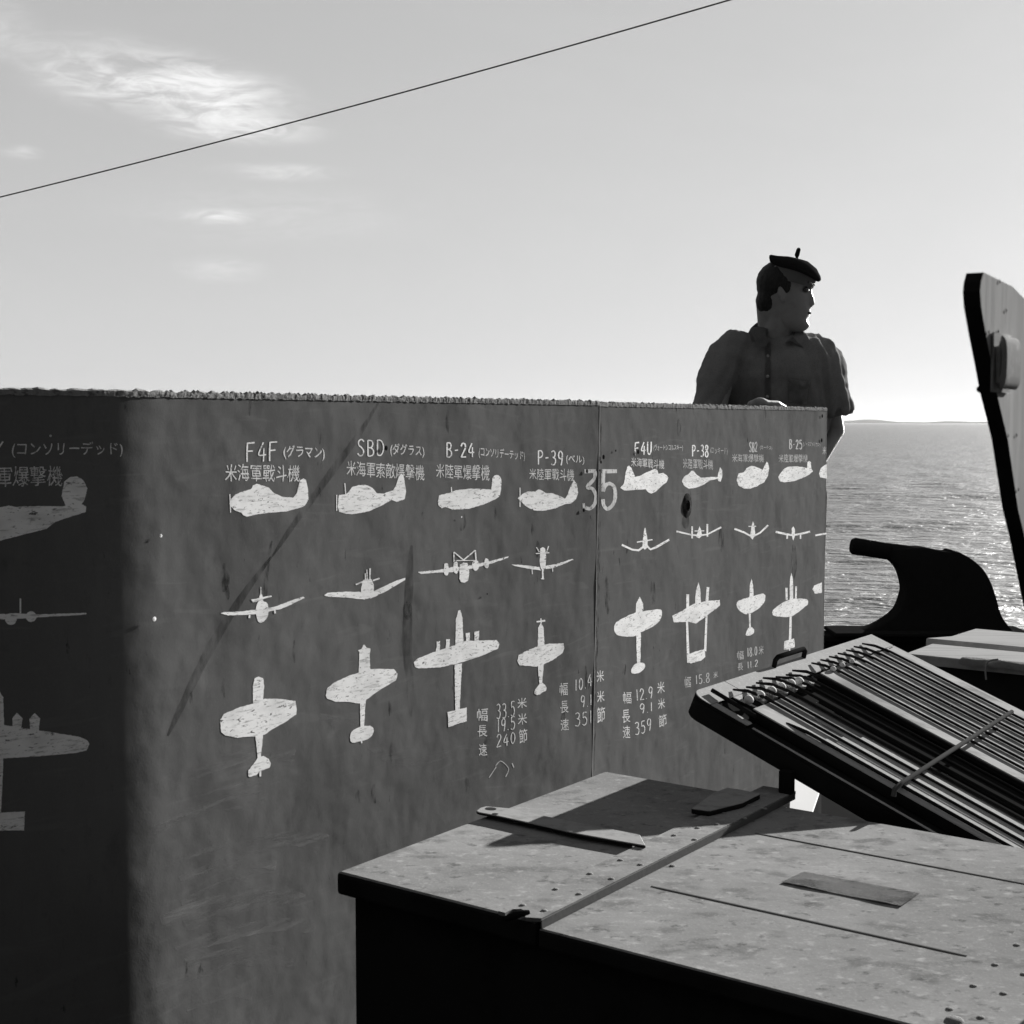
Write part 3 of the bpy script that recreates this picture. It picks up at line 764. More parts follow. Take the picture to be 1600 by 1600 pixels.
def q4(crop, *p):
    return [(crop[0] + x * crop[2], crop[1] + y * crop[2]) for x, y in p]
def box(x0, y0, x1, y1, sl=0): return [(x0, y0), (x1, y0 + sl), (x1, y1 + sl), (x0, y1)]
B1 = .004
handtext('F4F', q4(cA, (325,165), (570,155), (570,305), (325,312)), 2.3, 'white')
lettering('(グラマン)', q4(cA, (615,175), (935,190), (935,300), (615,285)), bold=.008)
lettering('米海軍戰斗機', q4(cA, (160,325), (740,335), (740,465), (160,460)), bold=.0)
handtext('SBD', q4(cA, (1190,135), (1400,140), (1400,262), (1190,265)), 2.1, 'white')
lettering('(ダグラス)', q4(cA, (1448,160), (1715,180), (1715,280), (1448,262)), bold=.008)
lettering('米海軍索敵爆撃機', q4(cA, (1108,300), (1715,335), (1715,455), (1108,415)), bold=.0)
handtext('B-24', q4(cB, (385,160), (605,165), (605,275), (385,275)), 2.1, 'white')
lettering('(コンソリデーテッド)', q4(cB, (640,185), (1000,225), (1000,305), (640,280)), bold=.008)
lettering('米陸軍爆撃機', q4(cB, (305,325), (725,335), (725,458), (305,430)), bold=.0)
handtext('P-39', q4(cB, (1100,222), (1300,222), (1300,332), (1100,332)), 2.0, 'white')
lettering('(ベル)', q4(cB, (1322,250), (1465,265), (1465,332), (1322,325)), bold=.008)
lettering('米陸軍戰斗機', q4(cB, (1035,360), (1385,365), (1385,460), (1035,445)), bold=.0)
handtext('F4U', q4(cD, (735,258), (945,245), (945,400), (735,415)), 2.0, 'white')
lettering('(ヴォートシコルスキー)', q4(cD, (968,270), (1335,275), (1335,360), (968,365)))
lettering('米海軍戰斗機', q4(cD, (690,435), (1100,470), (1100,585), (690,550)), bold=.0)
handtext('P-38', q4(cD, (1450,290), (1655,280), (1655,425), (1450,430)), 1.8, 'white')
lettering('(ロッキード)', q4(cE, (78,305), (295,320), (295,410), (78,400)), 'number')
lettering('米陸軍戰斗機', q4(cD, (1335,450), (1710,470), (1710,590), (1335,575)), 'number')
handtext('SB2', q4(cE, (565,250), (665,250), (665,372), (565,370)), 1.4, 'number')
lettering('(カーチス)', q4(cE, (700,280), (850,300), (850,350), (700,345)), 'number')
lettering('米海軍爆撃機', q4(cE, (350,395), (750,400), (750,500), (350,495)), 'number')
handtext('B-25', q4(cE, (1065,215), (1225,225), (1225,335), (1065,335)), 1.5, 'number')
lettering('(ノースアメリカン)', q4(cE, (1240,240), (1450,250), (1450,310), (1240,310)), 'number')
lettering('米陸軍爆撃機', q4(cE, (935,400), (1295,400), (1295,500), (935,500)), 'number')
lettering('米', q4(cE, (1480,300), (1530,300), (1530,400), (1480,400)), 'number')
# left face, in shade
lettering('(コンソリーデッド)', q4(cW, (75,360), (768,362), (768,455), (75,462)), bold=.0)
lettering('米陸軍爆撃機', q4(cW, (-230,515), (392,515), (392,640), (-230,640)), bold=.0)
handtext('Y', q4(cW, (-62,362), (26,362), (26,445), (-62,445)), 2.6, 'white')
# figures of span, length and speed
for t, qd in (('幅', ((555,925),(632,915),(632,1010),(555,1005))), ('33.5', ((690,895),(820,868),(820,968),(690,995))), ('米', ((835,850),(900,842),(902,912),(838,922))),
              ('長', ((560,1040),(625,1035),(628,1115),(560,1118))), ('19.5', ((695,1000),(822,972),(822,1062),(695,1088))), ('米', ((838,958),(902,950),(905,1025),(840,1035))),
              ('速', ((570,1165),(622,1162),(628,1245),(570,1248))), ('240', ((690,1105),(825,1085),(825,1160),(690,1195))), ('節', ((845,1065),(905,1060),(905,1150),(850,1168))),
              ('幅', ((1130,745),(1188,738),(1188,828),(1130,830))), ('10.4', ((1235,725),(1356,680),(1356,765),(1235,800))),
              ('長', ((1135,870),(1190,865),(1192,950),(1135,955))), ('9.1', ((1275,835),(1356,825),(1356,895),(1275,920))),
              ('速', ((1135,995),(1192,990),(1195,1070),(1140,1075))), ('351', ((1235,955),(1356,935),(1356,1022),(1235,1048))),
              ('米', ((1385,660),(1438,655),(1440,730),(1390,740))), ('米', ((1388,800),(1440,795),(1442,870),(1392,880))), ('節', ((1388,915),(1445,905),(1445,1005),(1392,1025)))):
    handtext(t, q4(cH, *qd), 1.45, 'white_thin') if t[0] in '0123456789' else lettering(t, q4(cH, *qd), bold=.003)
for t, qd in (('幅', ((145,985),(205,980),(208,1060),(150,1065))), ('12.9', ((235,970),(355,945),(355,1025),(240,1045))), ('米', ((385,915),(435,905),(438,985),(388,995))),
              ('長', ((140,1110),(195,1105),(198,1195),(145,1200))), ('9.1', ((262,1070),(355,1055),(355,1115),(265,1140))), ('米', ((390,1035),(438,1025),(440,1095),(392,1105))),
              ('速', ((145,1220),(195,1215),(200,1300),(148,1305))), ('359', ((228,1200),(345,1165),(345,1250),(232,1285))), ('節', ((395,1145),(450,1130),(452,1215),(398,1230)))):
    handtext(t, q4(cF, *qd), 1.3, 'white_thin') if t[0] in '0123456789' else lettering(t, q4(cF, *qd), bold=.003)
for t, qd in (('幅', ((575,880),(620,875),(620,950),(578,955))), ('15.8', ((650,870),(750,850),(750,915),(652,930))), ('米', ((775,845),(805,838),(808,880),(778,890))),
              ('幅', ((940,700),(985,695),(985,755),(942,760))), ('18.0', ((1010,680),(1080,665),(1080,725),(1012,740))), ('米', ((1090,665),(1125,660),(1125,720),(1092,725))),
              ('長', ((945,785),(980,780),(982,830),(946,835))), ('11.2', ((1010,775),(1085,760),(1085,805),(1012,820)))):
    handtext(t, q4(cF, *qd), 1.1, 'number') if t[0] in '0123456789' else lettering(t, q4(cF, *qd), 'number')
# smears, a painted diagonal shadow, oil runs, bolts and a bullet hole
def smear_and_shadow(pts, w, m='stain_and_shadow', name='smear_and_shadow'):
    d = Decal(0, 0, 1, .00010); d.L(pts, w, True, m != 'scuff'); d.done(name, m)
smear_and_shadow([(592,628),(560,680),(520,735),(462,815),(425,870)], 11)  # thin diagonal cast shadow, painted as a dark band
smear_and_shadow([(425,845),(418,880),(414,930),(404,1000)], 7, 'streak')
smear_and_shadow([(424,870),(380,930),(330,1010),(290,1090),(262,1150)], 14)  # lower part of the painted diagonal shadow
smear_and_shadow([(643,852),(640,900),(636,1000),(640,1060),(642,1120)], 15)
smear_and_shadow([(940,640),(937,760),(935,900),(931,1050),(928,1215)], 5, 'streak', 'seam_dark_line')  # thin dark line beside the plate seam
smear_and_shadow([(637,940),(637,968)], 15, 'streak')
smear_and_shadow([(350,880),(353,905),(349,925)], 12, 'streak')
for (x, y, l, w) in ((355,915,22,7),(390,620,30,5),(632,690,25,4),(498,668,26,5),(722,800,30,10),(660,800,22,5),(773,790,24,5),(832,815,30,4),(840,845,26,6),(728,1215,24,9),(560,1235,20,6),(608,1095,24,5),(612,1160,40,6),(1128,820,46,9),(1240,850,60,10),(1175,905,50,8),(1020,905,40,8),(980,835,30,4),(585,1225,30,7),(350,1060,30,5),(300,1080,26,5),(915,1040,40,4),(948,900,60,8),(460,1000,36,4),(700,640,40,6),(1060,655,26,6),(1195,640,22,6),(760,1150,34,5),(880,1110,26,8),(520,1120,28,5)):
    smear_and_shadow([(x, y), (x + random.uniform(-2, 2), y + l / 2), (x + random.uniform(-2, 2), y + l)], w, 'streak', 'oil_run')
for i in range(16):
    y = 1215 + i * 22
    x_ = random.uniform(225, 330); l_ = random.uniform(90, 230); k_ = random.uniform(.12, .34); y += random.uniform(-12, 12)
    smear_and_shadow([(x_, y + 20), (x_ + l_ * .3, y + 20 - l_ * k_ * .5), (x_ + l_ * .7, y + 20 - l_ * k_), (min(x_ + l_, 528), y + 24 - l_ * k_)], random.uniform(8, 24), 'scuff', 'rub_mark')
smear_and_shadow([(560,1150),(620,1190),(700,1180)], 14, 'scuff', 'rub_mark'); smear_and_shadow([(500,1120),(560,1130)], 10, 'scuff', 'rub_mark')
def disc(px, py, r, m, name, off=.002, dome=0.0):
    c = onwall(px, py, off); bm = bmesh.new()
    n = Nn if px > 200 else N0; d = D if px > 200 else D0
    ring = [bm.verts.new(c + d * (r * math.cos(a * math.pi / 7)) + Z * (r * math.sin(a * math.pi / 7))) for a in range(14)]
    t = bm.verts.new(c + n * dome)
    for i in range(14): bm.faces.new([ring[i], ring[(i + 1) % 14], t])
    return obj(name, bm, M[m], wall)
# shallow bullet dent: a raised rusty lip round a dark hole
c = onwall(1073, 790, 0)
bm = bmesh.new()
rings = []
for r, h in ((.030, .0004), (.018, .003), (.013, .004), (.0105, -.006)):
    rings.append([bm.verts.new(c + D * (r * math.cos(a * math.pi / 10)) + Z * (r * 1.15 * math.sin(a * math.pi / 10)) + Nn * h) for a in range(20)])
for a, b in zip(rings, rings[1:]):
    for k in range(20): bm.faces.new([a[k], a[(k + 1) % 20], b[(k + 1) % 20], b[k]])
obj('dent_lip', fix(bm), M['rust'], wall, smooth=60)
disc(1073, 791, .0105, 'steel', 'dent_hole', .0022)
smear_and_shadow([(1077,765),(1079,782)], 5, 'streak'); smear_and_shadow([(1073,800),(1071,815),(1072,826)], 12, 'stain_and_shadow')
for (px, py, r) in ((942,714,.006),(938,722,.004),(916,736,.005),(911,797,.005),(996,706,.006),(961,704,.003),(602,700,.005),(1284,650,.006),(1283,688,.007),(760,928,.002),(936,735,.003)):
    disc(px, py, r, 'steel', 'nail_head', .0022, .0012)
for (px, py, r) in ((78,681,.002),(240,967,.004),(250,837,.003),(720,808,.002)):
    disc(px, py, r, 'white', 'paint_fleck', .0022, .0003)

# ------------------------------------------------------------------ the long locker in front
LZ = .50
O = hz(525, 1370, LZ)                           # front left corner of the lid
BLp = hz(970, 1215, LZ)
depth = (BLp - O).dot(U)
LEN = 1.95
locker = thing('deck_locker', 'low steel deck locker with riveted mottled grey lid in front of the painted wall', 'locker', (O.x, O.y, 0))
def loc(v, u, z): return O + V * v + U * u + Z * (z - O.z)
def vu(px, py, z):
    p = hz(px, py, z) - O; return p.dot(V), p.dot(U)
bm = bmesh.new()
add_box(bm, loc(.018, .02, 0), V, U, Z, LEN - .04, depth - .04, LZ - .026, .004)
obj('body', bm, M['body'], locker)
v1 = vu(850, 1440, LZ + .005)[0]; v2 = vu(1600, 1530, LZ)[0]
v2 = vu(1485, 1600, LZ)[0] + .085
STEP = .014
def shade_sides(o, m='body', up=Z):  # faces not turned up get a darker paint in place of shade
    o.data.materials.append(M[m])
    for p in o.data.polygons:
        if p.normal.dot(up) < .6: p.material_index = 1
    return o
# lids: left one is proud of the middle one
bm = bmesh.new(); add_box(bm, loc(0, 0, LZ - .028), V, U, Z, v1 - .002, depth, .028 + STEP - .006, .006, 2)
shade_sides(obj('lid_panel', bm, M['lid'], locker))
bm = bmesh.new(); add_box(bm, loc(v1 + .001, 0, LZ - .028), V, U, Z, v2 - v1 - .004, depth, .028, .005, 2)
shade_sides(obj('lid_panel', bm, M['lid'], locker))
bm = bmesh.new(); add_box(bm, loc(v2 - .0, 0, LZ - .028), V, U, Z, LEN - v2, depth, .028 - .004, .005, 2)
shade_sides(obj('lid_panel', bm, M['lid'], locker))
# riveted strap along the right edge of the left lid; runs out past the back edge
bm = bmesh.new()
sw = .062
pts = [(v1 - sw, -.0), (v1 - sw, depth + .02), (v1 + .004, depth + .045), (v1 + .004, -.0)]
pp = [loc(a, b, LZ + STEP - .0055) for a, b in pts]
# notched front corner
n0 = v1 - sw
pp = [loc(a, b, LZ + STEP - .0055) for a, b in ((n0, .0), (n0, depth + .06), (v1 + .004, depth + .06), (v1 + .004, .006), (n0 + .045, -.004), (n0 + .036, .012), (n0 + .022, .02), (n0 + .012, .012), (n0 + .012, -.006), (n0, -.006))]
add_prism(bm, pp, Z * .0055)
obj('riveted_strap', fix(bm), M['lid'], locker)
bm = bmesh.new()
add_box(bm, loc(v1 + .0045, .003, LZ + .0005), V, U, Z, .002, depth + .05, STEP - .002)
obj('strap_edge', bm, M['lidside'], locker)
# second strap on the right hand seam
bm = bmesh.new()
s2a = vu(1459, 1586, LZ)[0]
add_prism(bm, [loc(a, b, LZ + .0004) for a, b in ((s2a, -.004), (s2a, depth), (v2 - .002, depth), (v2 - .002, -.004))], Z * .005)
obj('riveted_strap', fix(bm), M['lid'], locker)
# rivets
rv_mesh = None
def rivet(c, r=.0048, h=.0019):
    global rv_mesh
    if rv_mesh is None:
        bm = bmesh.new(); n = 10
        rg = []
        for k, (rr_, hh_) in enumerate(((1, 0), (.85, .55), (.5, .9))):
            rg.append([bm.verts.new(Vector((rr_ * math.cos(a * 2 * math.pi / n), rr_ * math.sin(a * 2 * math.pi / n), hh_))) for a in range(n)])
        for a, b in zip(rg, rg[1:]):
            for k in range(n): bm.faces.new([a[k], a[(k + 1) % n], b[(k + 1) % n], b[k]])
        t = bm.verts.new((0, 0, 1))
        for k in range(n): bm.faces.new([rg[-1][k], rg[-1][(k + 1) % n], t])
        rv_mesh = bpy.data.meshes.new('rivet'); fix(bm); bm.to_mesh(rv_mesh); bm.free(); rv_mesh.materials.append(M['lid']); rv_mesh.shade_smooth()
    o = bpy.data.objects.new('rivet', rv_mesh); col.objects.link(o)
    o.parent = locker; o.matrix_parent_inverse = locker.matrix_world.inverted()
    o.matrix_world = Matrix.Translation(c) @ Matrix.Diagonal((r, r, h, 1))
    return o
zt = LZ + STEP
c6 = (740, 1240, .1875); c5 = (1000, 1200, .1875); c8 = (1000, 1200, .375)
for cc, lst in ((c6, ((410,930),(590,975),(685,797),(880,837),(970,668),(1150,710),(1225,555),(1390,592))), (c5, ((285,562),(455,597),(480,500),(640,470),(700,380),(870,420),(900,312),(1040,340)))):
    for x, y in lst: rivet(hz(cc[0] + x * cc[2], cc[1] + y * cc[2], zt))
for x, y in ((1570,738),(1480,820),(1390,908),(1515,940),(1290,1005),(1420,1040),(1600,860)): rivet(hz(c8[0] + x * c8[2], c8[1] + y * c8[2], LZ + .0054))
for x, y in ((135,408),(0,405)): rivet(hz(c8[0] + x * c8[2], c8[1] + y * c8[2], LZ), .005)
# pressed beads in the middle lid
def bead(a, b, w=.009, h=.0035, name='pressed_bead'):
    pa, pb = hz(*a, LZ), hz(*b, LZ); bm = bmesh.new()
    n = 24
    pts = [pa.lerp(pb, i / n) for i in range(n + 1)]
    side = (pb - pa).normalized().cross(Z)
    rows = []
    for i, p in enumerate(pts):
        k = min(1, min(i, n - i) / 1.0 + .7)
        rows.append([bm.verts.new(p + side * (w / 2 * c_ * k) + Z * (.0003 + h * s_ * k)) for c_, s_ in ((-1, 0), (-.55, .8), (0, 1), (.55, .8), (1, 0))])
    for r0, r1 in zip(rows, rows[1:]):
        for k in range(4): bm.faces.new([r0[k], r0[k + 1], r1[k + 1], r1[k]])
    o = obj(name, fix(bm), M['lidside'], locker, smooth=60); return o
bead((1018,1385), (1511,1494), .0085, .0010)
bead((1180,1302), (1700,1400), .0070, .0009)
# loose-fitting name plate, bent up along the front
bm = bmesh.new()
q = [hz(1221,1380,LZ), hz(1407,1418,LZ), hz(1437,1396,LZ), hz(1256,1362,LZ)]
n = 10; rows = []
for j in range(5):
    t = j / 4; h = .0024 * (1 - t) ** 1.3 + .0005
    rows.append([bm.verts.new(q[0].lerp(q[1], i / n).lerp(q[3].lerp(q[2], i / n), t) + Z * (h * (.75 + .25 * math.sin(i * .9)))) for i in range(n + 1)])
for a, b in zip(rows, rows[1:]):
    for i in range(n): bm.faces.new([a[i], a[i + 1], b[i + 1], b[i]])
bmesh.ops.solidify(bm, geom=bm.faces, thickness=.0012)
obj('name_plate', fix(bm), M['lid'], locker, smooth=50)
# latch lever at the front notch
bm = bmesh.new()
lp = hz(800, 1432, zt)
add_tube(bm, [hz(789,1436,zt-.004), hz(803,1431,zt), hz(816,1427,zt+.002), hz(826,1426,zt+.001)], [.004,.006,.005,.004], 8)
obj('latch', bm, M['steel'], locker, smooth=60)
# bolt heads at the bottom right strap
for x, y in ((1310,1052),):
    rivet(hz(c8[0] + x * c8[2], c8[1] + y * c8[2], LZ + .0054), .011, .004)

# flat iron bars lying on the lid
def flatbar(name, label, pts, z, th, m='iron', cat='bar'):
    bm = bmesh.new()
    add_prism(bm, [hz(x, y, z + th) for x, y in pts], Z * -th, .0012, 1)
    return tag(shade_sides(obj(name, bm, M[m], smooth=40)), label, cat)
b1 = flatbar('flat_iron_bar', 'flat iron bar with slotted end overhanging the left side of the locker lid', [(744,1267),(750,1262),(759,1259.5),(800,1263),(826,1269),(858,1276),(900,1284),(940,1292),(1000,1304),(1009,1321),(985,1317),(900,1302),(830,1286),(775,1274),(748,1269)], zt, .005)
bm = bmesh.new()
for x, y, r in ((767,1263.5,.011),(774,1271.5,.006)):
    c_ = hz(x, y, zt + .0054); n_ = 12
    bm.faces.new([bm.verts.new(c_ + V * (r * math.cos(k * 2 * math.pi / n_)) + U * (r * .8 * math.sin(k * 2 * math.pi / n_))) for k in range(n_)])
obj('slot', bm, M['leather'], b1)
flatbar('short_iron_bar', 'short flat iron bar lying in the shadow near the back edge of the locker lid', [(1080,1263),(1114,1238.5),(1136,1230.5),(1160,1234),(1188,1240),(1160,1254),(1108,1267)], zt, .010, 'iron')

# ------------------------------------------------------------------ the tilted tray of rods behind the locker
TA = hy(1077, 1082, 2.70)
tilt = math.radians(21.7)
W = V * math.cos(tilt) - Z * math.sin(tilt)     # down the slope
NT = V * math.sin(tilt) + Z * math.cos(tilt)    # out of the tray face
def tr(u, w, h=0): return TA + U * u + W * w + NT * h
def tpx(px, py, h=0):
    """picture point -> (u, w) on the tray face raised by h"""
    p = hp(px, py, TA + NT * h, NT) - TA
    return p.dot(U), p.dot(W)
TW, TL_ = .93, 1.15
tray = thing('rod_tray', 'tilted open tray holding dark steel rods side by side, propped behind the locker', 'tray', tr(.4, .5, -.04))
def rounded(u0, w0, u1, w1, r, n=6):
    out = []
    for (cu_, cw_, a0) in ((u0 + r, w0 + r, 180), (u1 - .012, w0 + .012, 270), (u1 - .012, w1 - .012, 0), (u0 + r, w1 - r, 90)):
        rr_ = r if cu_ == u0 + r else .012
        for k in range(n + 1):
            a = math.radians(a0 + 90 * k / n)
            out.append((cu_ + rr_ * math.cos(a), cw_ + rr_ * math.sin(a)))
    return out
# base box: side wall and floor
bm = bmesh.new()
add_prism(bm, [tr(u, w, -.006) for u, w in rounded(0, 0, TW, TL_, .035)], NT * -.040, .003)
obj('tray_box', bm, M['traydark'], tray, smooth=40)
# pale top plate: left margin strip with an opening at the near corner, and margins along both sides
PW = tpx(1162, 1136)[1]
su0, sw0 = tpx(1101, 1091); 
bm = bmesh.new()
Tt = .007
out = rounded(0, 0, TW, TL_, .035)
lft = [p for p in out if p[1] <= .0351 and p[0] < .04]
# near corner piece
mg = .024
hole_w0 = .050; hole_u1 = .125
corner = sorted(lft, key=lambda p: -math.atan2(p[0] - .035, -(p[1] - .035)))
def slab(pts): add_prism(bm, [tr(u, w, -.006) for u, w in pts], NT * Tt, .0012)
cpts = [(0.035 + .035 * math.cos(math.radians(a)), .035 + .035 * math.sin(math.radians(a))) for a in range(180, 271, 15)]
slab(cpts + [(hole_u1 + .02, 0), (hole_u1 + .02, hole_w0), (mg, hole_w0), (0, hole_w0)])
slab([(0, hole_w0 + .0005), (mg, hole_w0 + .0005), (mg, PW), (0, PW)])
slab([(hole_u1 + .0205, 0), (TW - .002, 0), (TW - .002, .062), (hole_u1 + .0205, .062)])
slab([(hole_u1 - .035, hole_w0 + .0005), (hole_u1 + .02, hole_w0 + .0005), (hole_u1 + .02, PW + .0), (hole_u1 - .01, PW + .0)])
slab([(TW - .055, .0625), (TW - .002, .0625), (TW - .002, TL_ - .01), (TW - .055, TL_ - .01)])
slab([(0, PW + .01), (.008, PW + .01), (.008, TL_ - .04), (0, TL_ - .04)])
shade_sides(obj('rim_plate', fix(bm), M['tray'], tray, smooth=None), 'traydark', NT)
# two raised rod beds with a deep channel between
def bed(u0, u1, w0, h):
    bm = bmesh.new(); add_box(bm, tr(u0, w0, -.0055), U, W, NT, u1 - u0, TL_ - w0 - .02, h, .002)
    o = shade_sides(obj('rod_bed', bm, M['bed'], tray, smooth=None), 'traydark', NT)  # bed sides darkened to stand for shade
bu0 = tpx(1200, 1121, .018)[0]
chA = tpx(1360, 1155, .018)[0]; chB = tpx(1390, 1110, .014)[0]
bed(bu0, chA, PW - .02, .024)
bed(chB, TW - .06, .08, .020)
# comb blocks that hold the rod ends
rods_px = [(1113.7,1075.6),(1147.5,1072),(1164,1066),(1185,1062),(1197.5,1056),(1212.5,1051.5),(1227.5,1047.5),(1242.5,1044)]
rods2_px = [(1270,1031),(1284,1026),(1297.5,1021),(1311,1016),(1324,1011),(1336,1005.6),(1349,1001)]
HR = .0225
def rod_u(p): return tpx(p[0], p[1], .012)
ru = [rod_u(p) for p in rods_px]; ru2 = [rod_u(p) for p in rods2_px]
def mk_rod(u, w, w1, r=.0030, h=HR, m='rod'):
    bm = bmesh.new()
    pts = [tr(u, w, .004), tr(u, w + .03, h * .75), tr(u, w + .07, h), tr(u, w1, h)]
    add_tube(bm, pts, [r * .7, r * 1.2, r * 1.1, r], 8)
    obj('rod', bm, M[m], tray, smooth=50)
for i, (u, w) in enumerate(ru[1:]): mk_rod(u + .0012 * math.sin(i * 2.3), w + .006 * math.sin(i * 1.7), TL_ - .03)
mk_rod(bu0 + .022, PW + .02, TL_ - .05, .0034)
for i, (u, w) in enumerate(ru2): mk_rod(u, w, TL_ - .03, .0028, .0180)
# short thick pin across the near opening
bm = bmesh.new(); e_ = tpx(1180, 1119, .012)
add_tube(bm, [tr(ru[0][0], ru[0][1], .008), tr(*e_, .012)], .0045, 8); obj('pin', bm, M['rod'], tray, smooth=50)
# comb: dark slabs painted as the shadow between pale teeth
us = [u for u, _ in ru[1:]] + [u for u, _ in ru2]
for a, b in zip(us, us[1:]):
    gp = b - a
    if gp > .09: continue
    bm = bmesh.new(); add_box(bm, tr(a + gp * .22, .068, .0012), U, W, NT, gp * .5, .030, .008, .001)
    obj('comb_tooth', bm, M['tray'], tray, smooth=40)
for a in us:
    bm = bmesh.new(); add_box(bm, tr(a - .011, .0635, .0014), U, W, NT, .020, .045, .004, .001)
    obj('comb_shadow', bm, M['traydark'], tray)
kn = [(1170,1093),(1188,1086),(1206,1079),(1221,1073),(1236,1068),(1249,1064.5)]
for p in kn + [(1302,1045),(1316,1039),(1331,1033)]:
    hh_ = .020
    u, w = tpx(*p, hh_); bm = bmesh.new(); r = .0098 if p[0] < 1260 else .0065
    add_ellipsoid(bm, tr(u, w, hh_), U * r, W * r, NT * r * .9, 14, 8)
    obj('knob', bm, M['knob'], tray, smooth=180)
# extra bright slats and dark lines lying in the beds, under the rods
rr5 = random.Random(5)
for i in range(5):
    u = bu0 + .03 + (chA - bu0 - .05) * i / 4.6; bm = bmesh.new()
    add_box(bm, tr(u, PW + .06 + rr5.random() * .1, .019), U, W, NT, .018, .35 + rr5.random() * .3, .002)
    obj('slat_strip', bm, M['tray'], tray)
# rods lying deep in the channel
for k in range(4):
    u = chA + .012 + k * (chB - chA - .02) / 3
    bm = bmesh.new(); add_tube(bm, [tr(u, .12 + k * .03, .004 + .003 * (k % 2)), tr(u, TL_ - .03, .004)], .004, 8)
    obj('rod', bm, M['rod'], tray, smooth=50)
# cross bar over the rods
cb0 = tpx(1394, 1230, .034); cb1 = tpx(1581, 1112, .040)
bm = bmesh.new()
a_, b_ = tr(cb0[0] + .03, cb0[1], .030), tr(cb1[0], cb1[1], .040)
add_tube(bm, [tr(cb0[0] + .018, cb0[1] + .004, .012), tr(cb0[0] + .022, cb0[1], .024), a_.lerp(b_, .03), a_.lerp(b_, .5), b_], .0047, 10)
obj('cross_bar', bm, M['chrome'], tray, smooth=50)
# handle at the top edge
hA, hB = tpx(1206, 1041), tpx(1254, 1027)
bm = bmesh.new()
ow = -.035
pts = [tr(hA[0], .006, -.001), tr(hA[0], .003, .016), tr(hA[0] + .010, .002, .022), tr(hB[0] - .010, .002, .022), tr(hB[0], .003, .016), tr(hB[0], .006, -.001)]
add_tube(bm, pts, .0055, 8); obj('handle', bm, M['steel'], tray, smooth=60)
for x, y in ((1408,1022),(1385,1036)):
    u, w = tpx(x, y, .004); bm = bmesh.new()
    add_box(bm, tr(u - .008, w - .03, .001), U, W, NT, .018, .07, .006, .001)
    obj('catch', bm, M['traydark'], tray)
# post that props the tray up, standing on the strap
pc = hz(1229, 1238, zt)
bm = bmesh.new()
pv, pu = (pc - O).dot(V), (pc - O).dot(U)
add_box(bm, pc - V * .011 - U * .012, V, U, Z, .024, .02, .042, .001)
post = obj('prop_post', bm, M['steel'], tray)

# ------------------------------------------------------------------ second locker farther back
q0 = hz(1461, 1006, LZ)
lk2 = thing('far_locker', 'farther locker with pale top boards and frayed canvas over its dark front', 'locker', (q0.x, q0.y, 0))
a0 = hz(1414, 1021, LZ); a1 = hz(1461, 1006, LZ)
fr = hz(1437, 1036, LZ)
v_o = (fr)
L2 = 1.7
front0 = a0 - V * .0
# board one
bm = bmesh.new()
d1 = (a1 - a0).dot(U)
add_box(bm, a0 - Z * .03, V, U, Z, L2, d1, .03, .003)
obj('top_board', bm, M['plank'], lk2, smooth=40)
b0 = hz(1448, 998, LZ); b1_ = hz(1524, 982.5, LZ)
bm = bmesh.new()
b0r = a0 + U * ((b0 - a0).dot(U)) + V * ((b0 - a0).dot(V))
add_prism(bm, [hz(1446,997,LZ), hz(1486,994,LZ), hz(1524,982,LZ), hz(1524,982,LZ) + V * L2, hz(1446,997,LZ) + V * L2 * 1.05], Z * -.03, .003)
obj('top_board', fix(bm), M['plank'], lk2, smooth=40)
bm = bmesh.new()
o2 = a0 + U * .03 + V * .03
add_box(bm, Vector((o2.x, o2.y, 0)), V, U, Z, L2 - .06, (hz(1524, 982, LZ) - a0).dot(U) - .06, LZ - .032)
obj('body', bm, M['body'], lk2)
# canvas lapping over the front of the near board, frayed
bm = bmesh.new(); rows = []
n = 90; rr6 = random.Random(8)
cs = a0 + V * .17
for i in range(n + 1):
    v = i / n * 1.2
    base = cs + V * v
    drop = .012 + .010 * abs(mnoise.noise(Vector((v * 30, 0, 1)))) + (.020 * rr6.random() if rr6.random() > .75 else 0)
    lift_ = .003 + .004 * mnoise.noise(Vector((v * 14, 4, 1)))
    rows.append([bm.verts.new(base + U * .045 + Z * .001), bm.verts.new(base + U * .012 + Z * lift_ * 1.3), bm.verts.new(base - U * .006 + Z * .001), bm.verts.new(base - U * (.009 + .006 * rr6.random()) - Z * drop)])
for a, b in zip(rows, rows[1:]):
    for k in range(3): bm.faces.new([a[k], b[k], b[k + 1], a[k + 1]])
bmesh.ops.solidify(bm, geom=bm.faces, thickness=.002)
obj('canvas_edge', fix(bm), M['canvas'], lk2, smooth=80)
bm = bmesh.new()
s0 = hp(1548, 1035, a0, U); 
add_tube(bm, smoothpts([hp(1560,1030,a0 - U*.012,U), hp(1545,1033,a0 - U*.016,U), hp(1540,1045,a0 - U*.016,U), hp(1541,1062,a0 - U*.016,U)], 4), .0028, 6)
obj('hanging_cord', bm, M['canvas'], lk2, smooth=60)

# pale box on deck seen through the gap under the tray
wbx = hz(1262, 1245, .33)
bm = bmesh.new()
add_prism(bm, [hz(x, y, .36) for x, y in ((1236,1212),(1284,1222),(1280,1240),(1269,1272),(1232,1272))], Z * -.36, .002)
fix(bm)
tag(shade_sides(obj('white_box', bm, M['canopy'])), 'small white painted box glimpsed through the gap under the tilted tray', 'box')

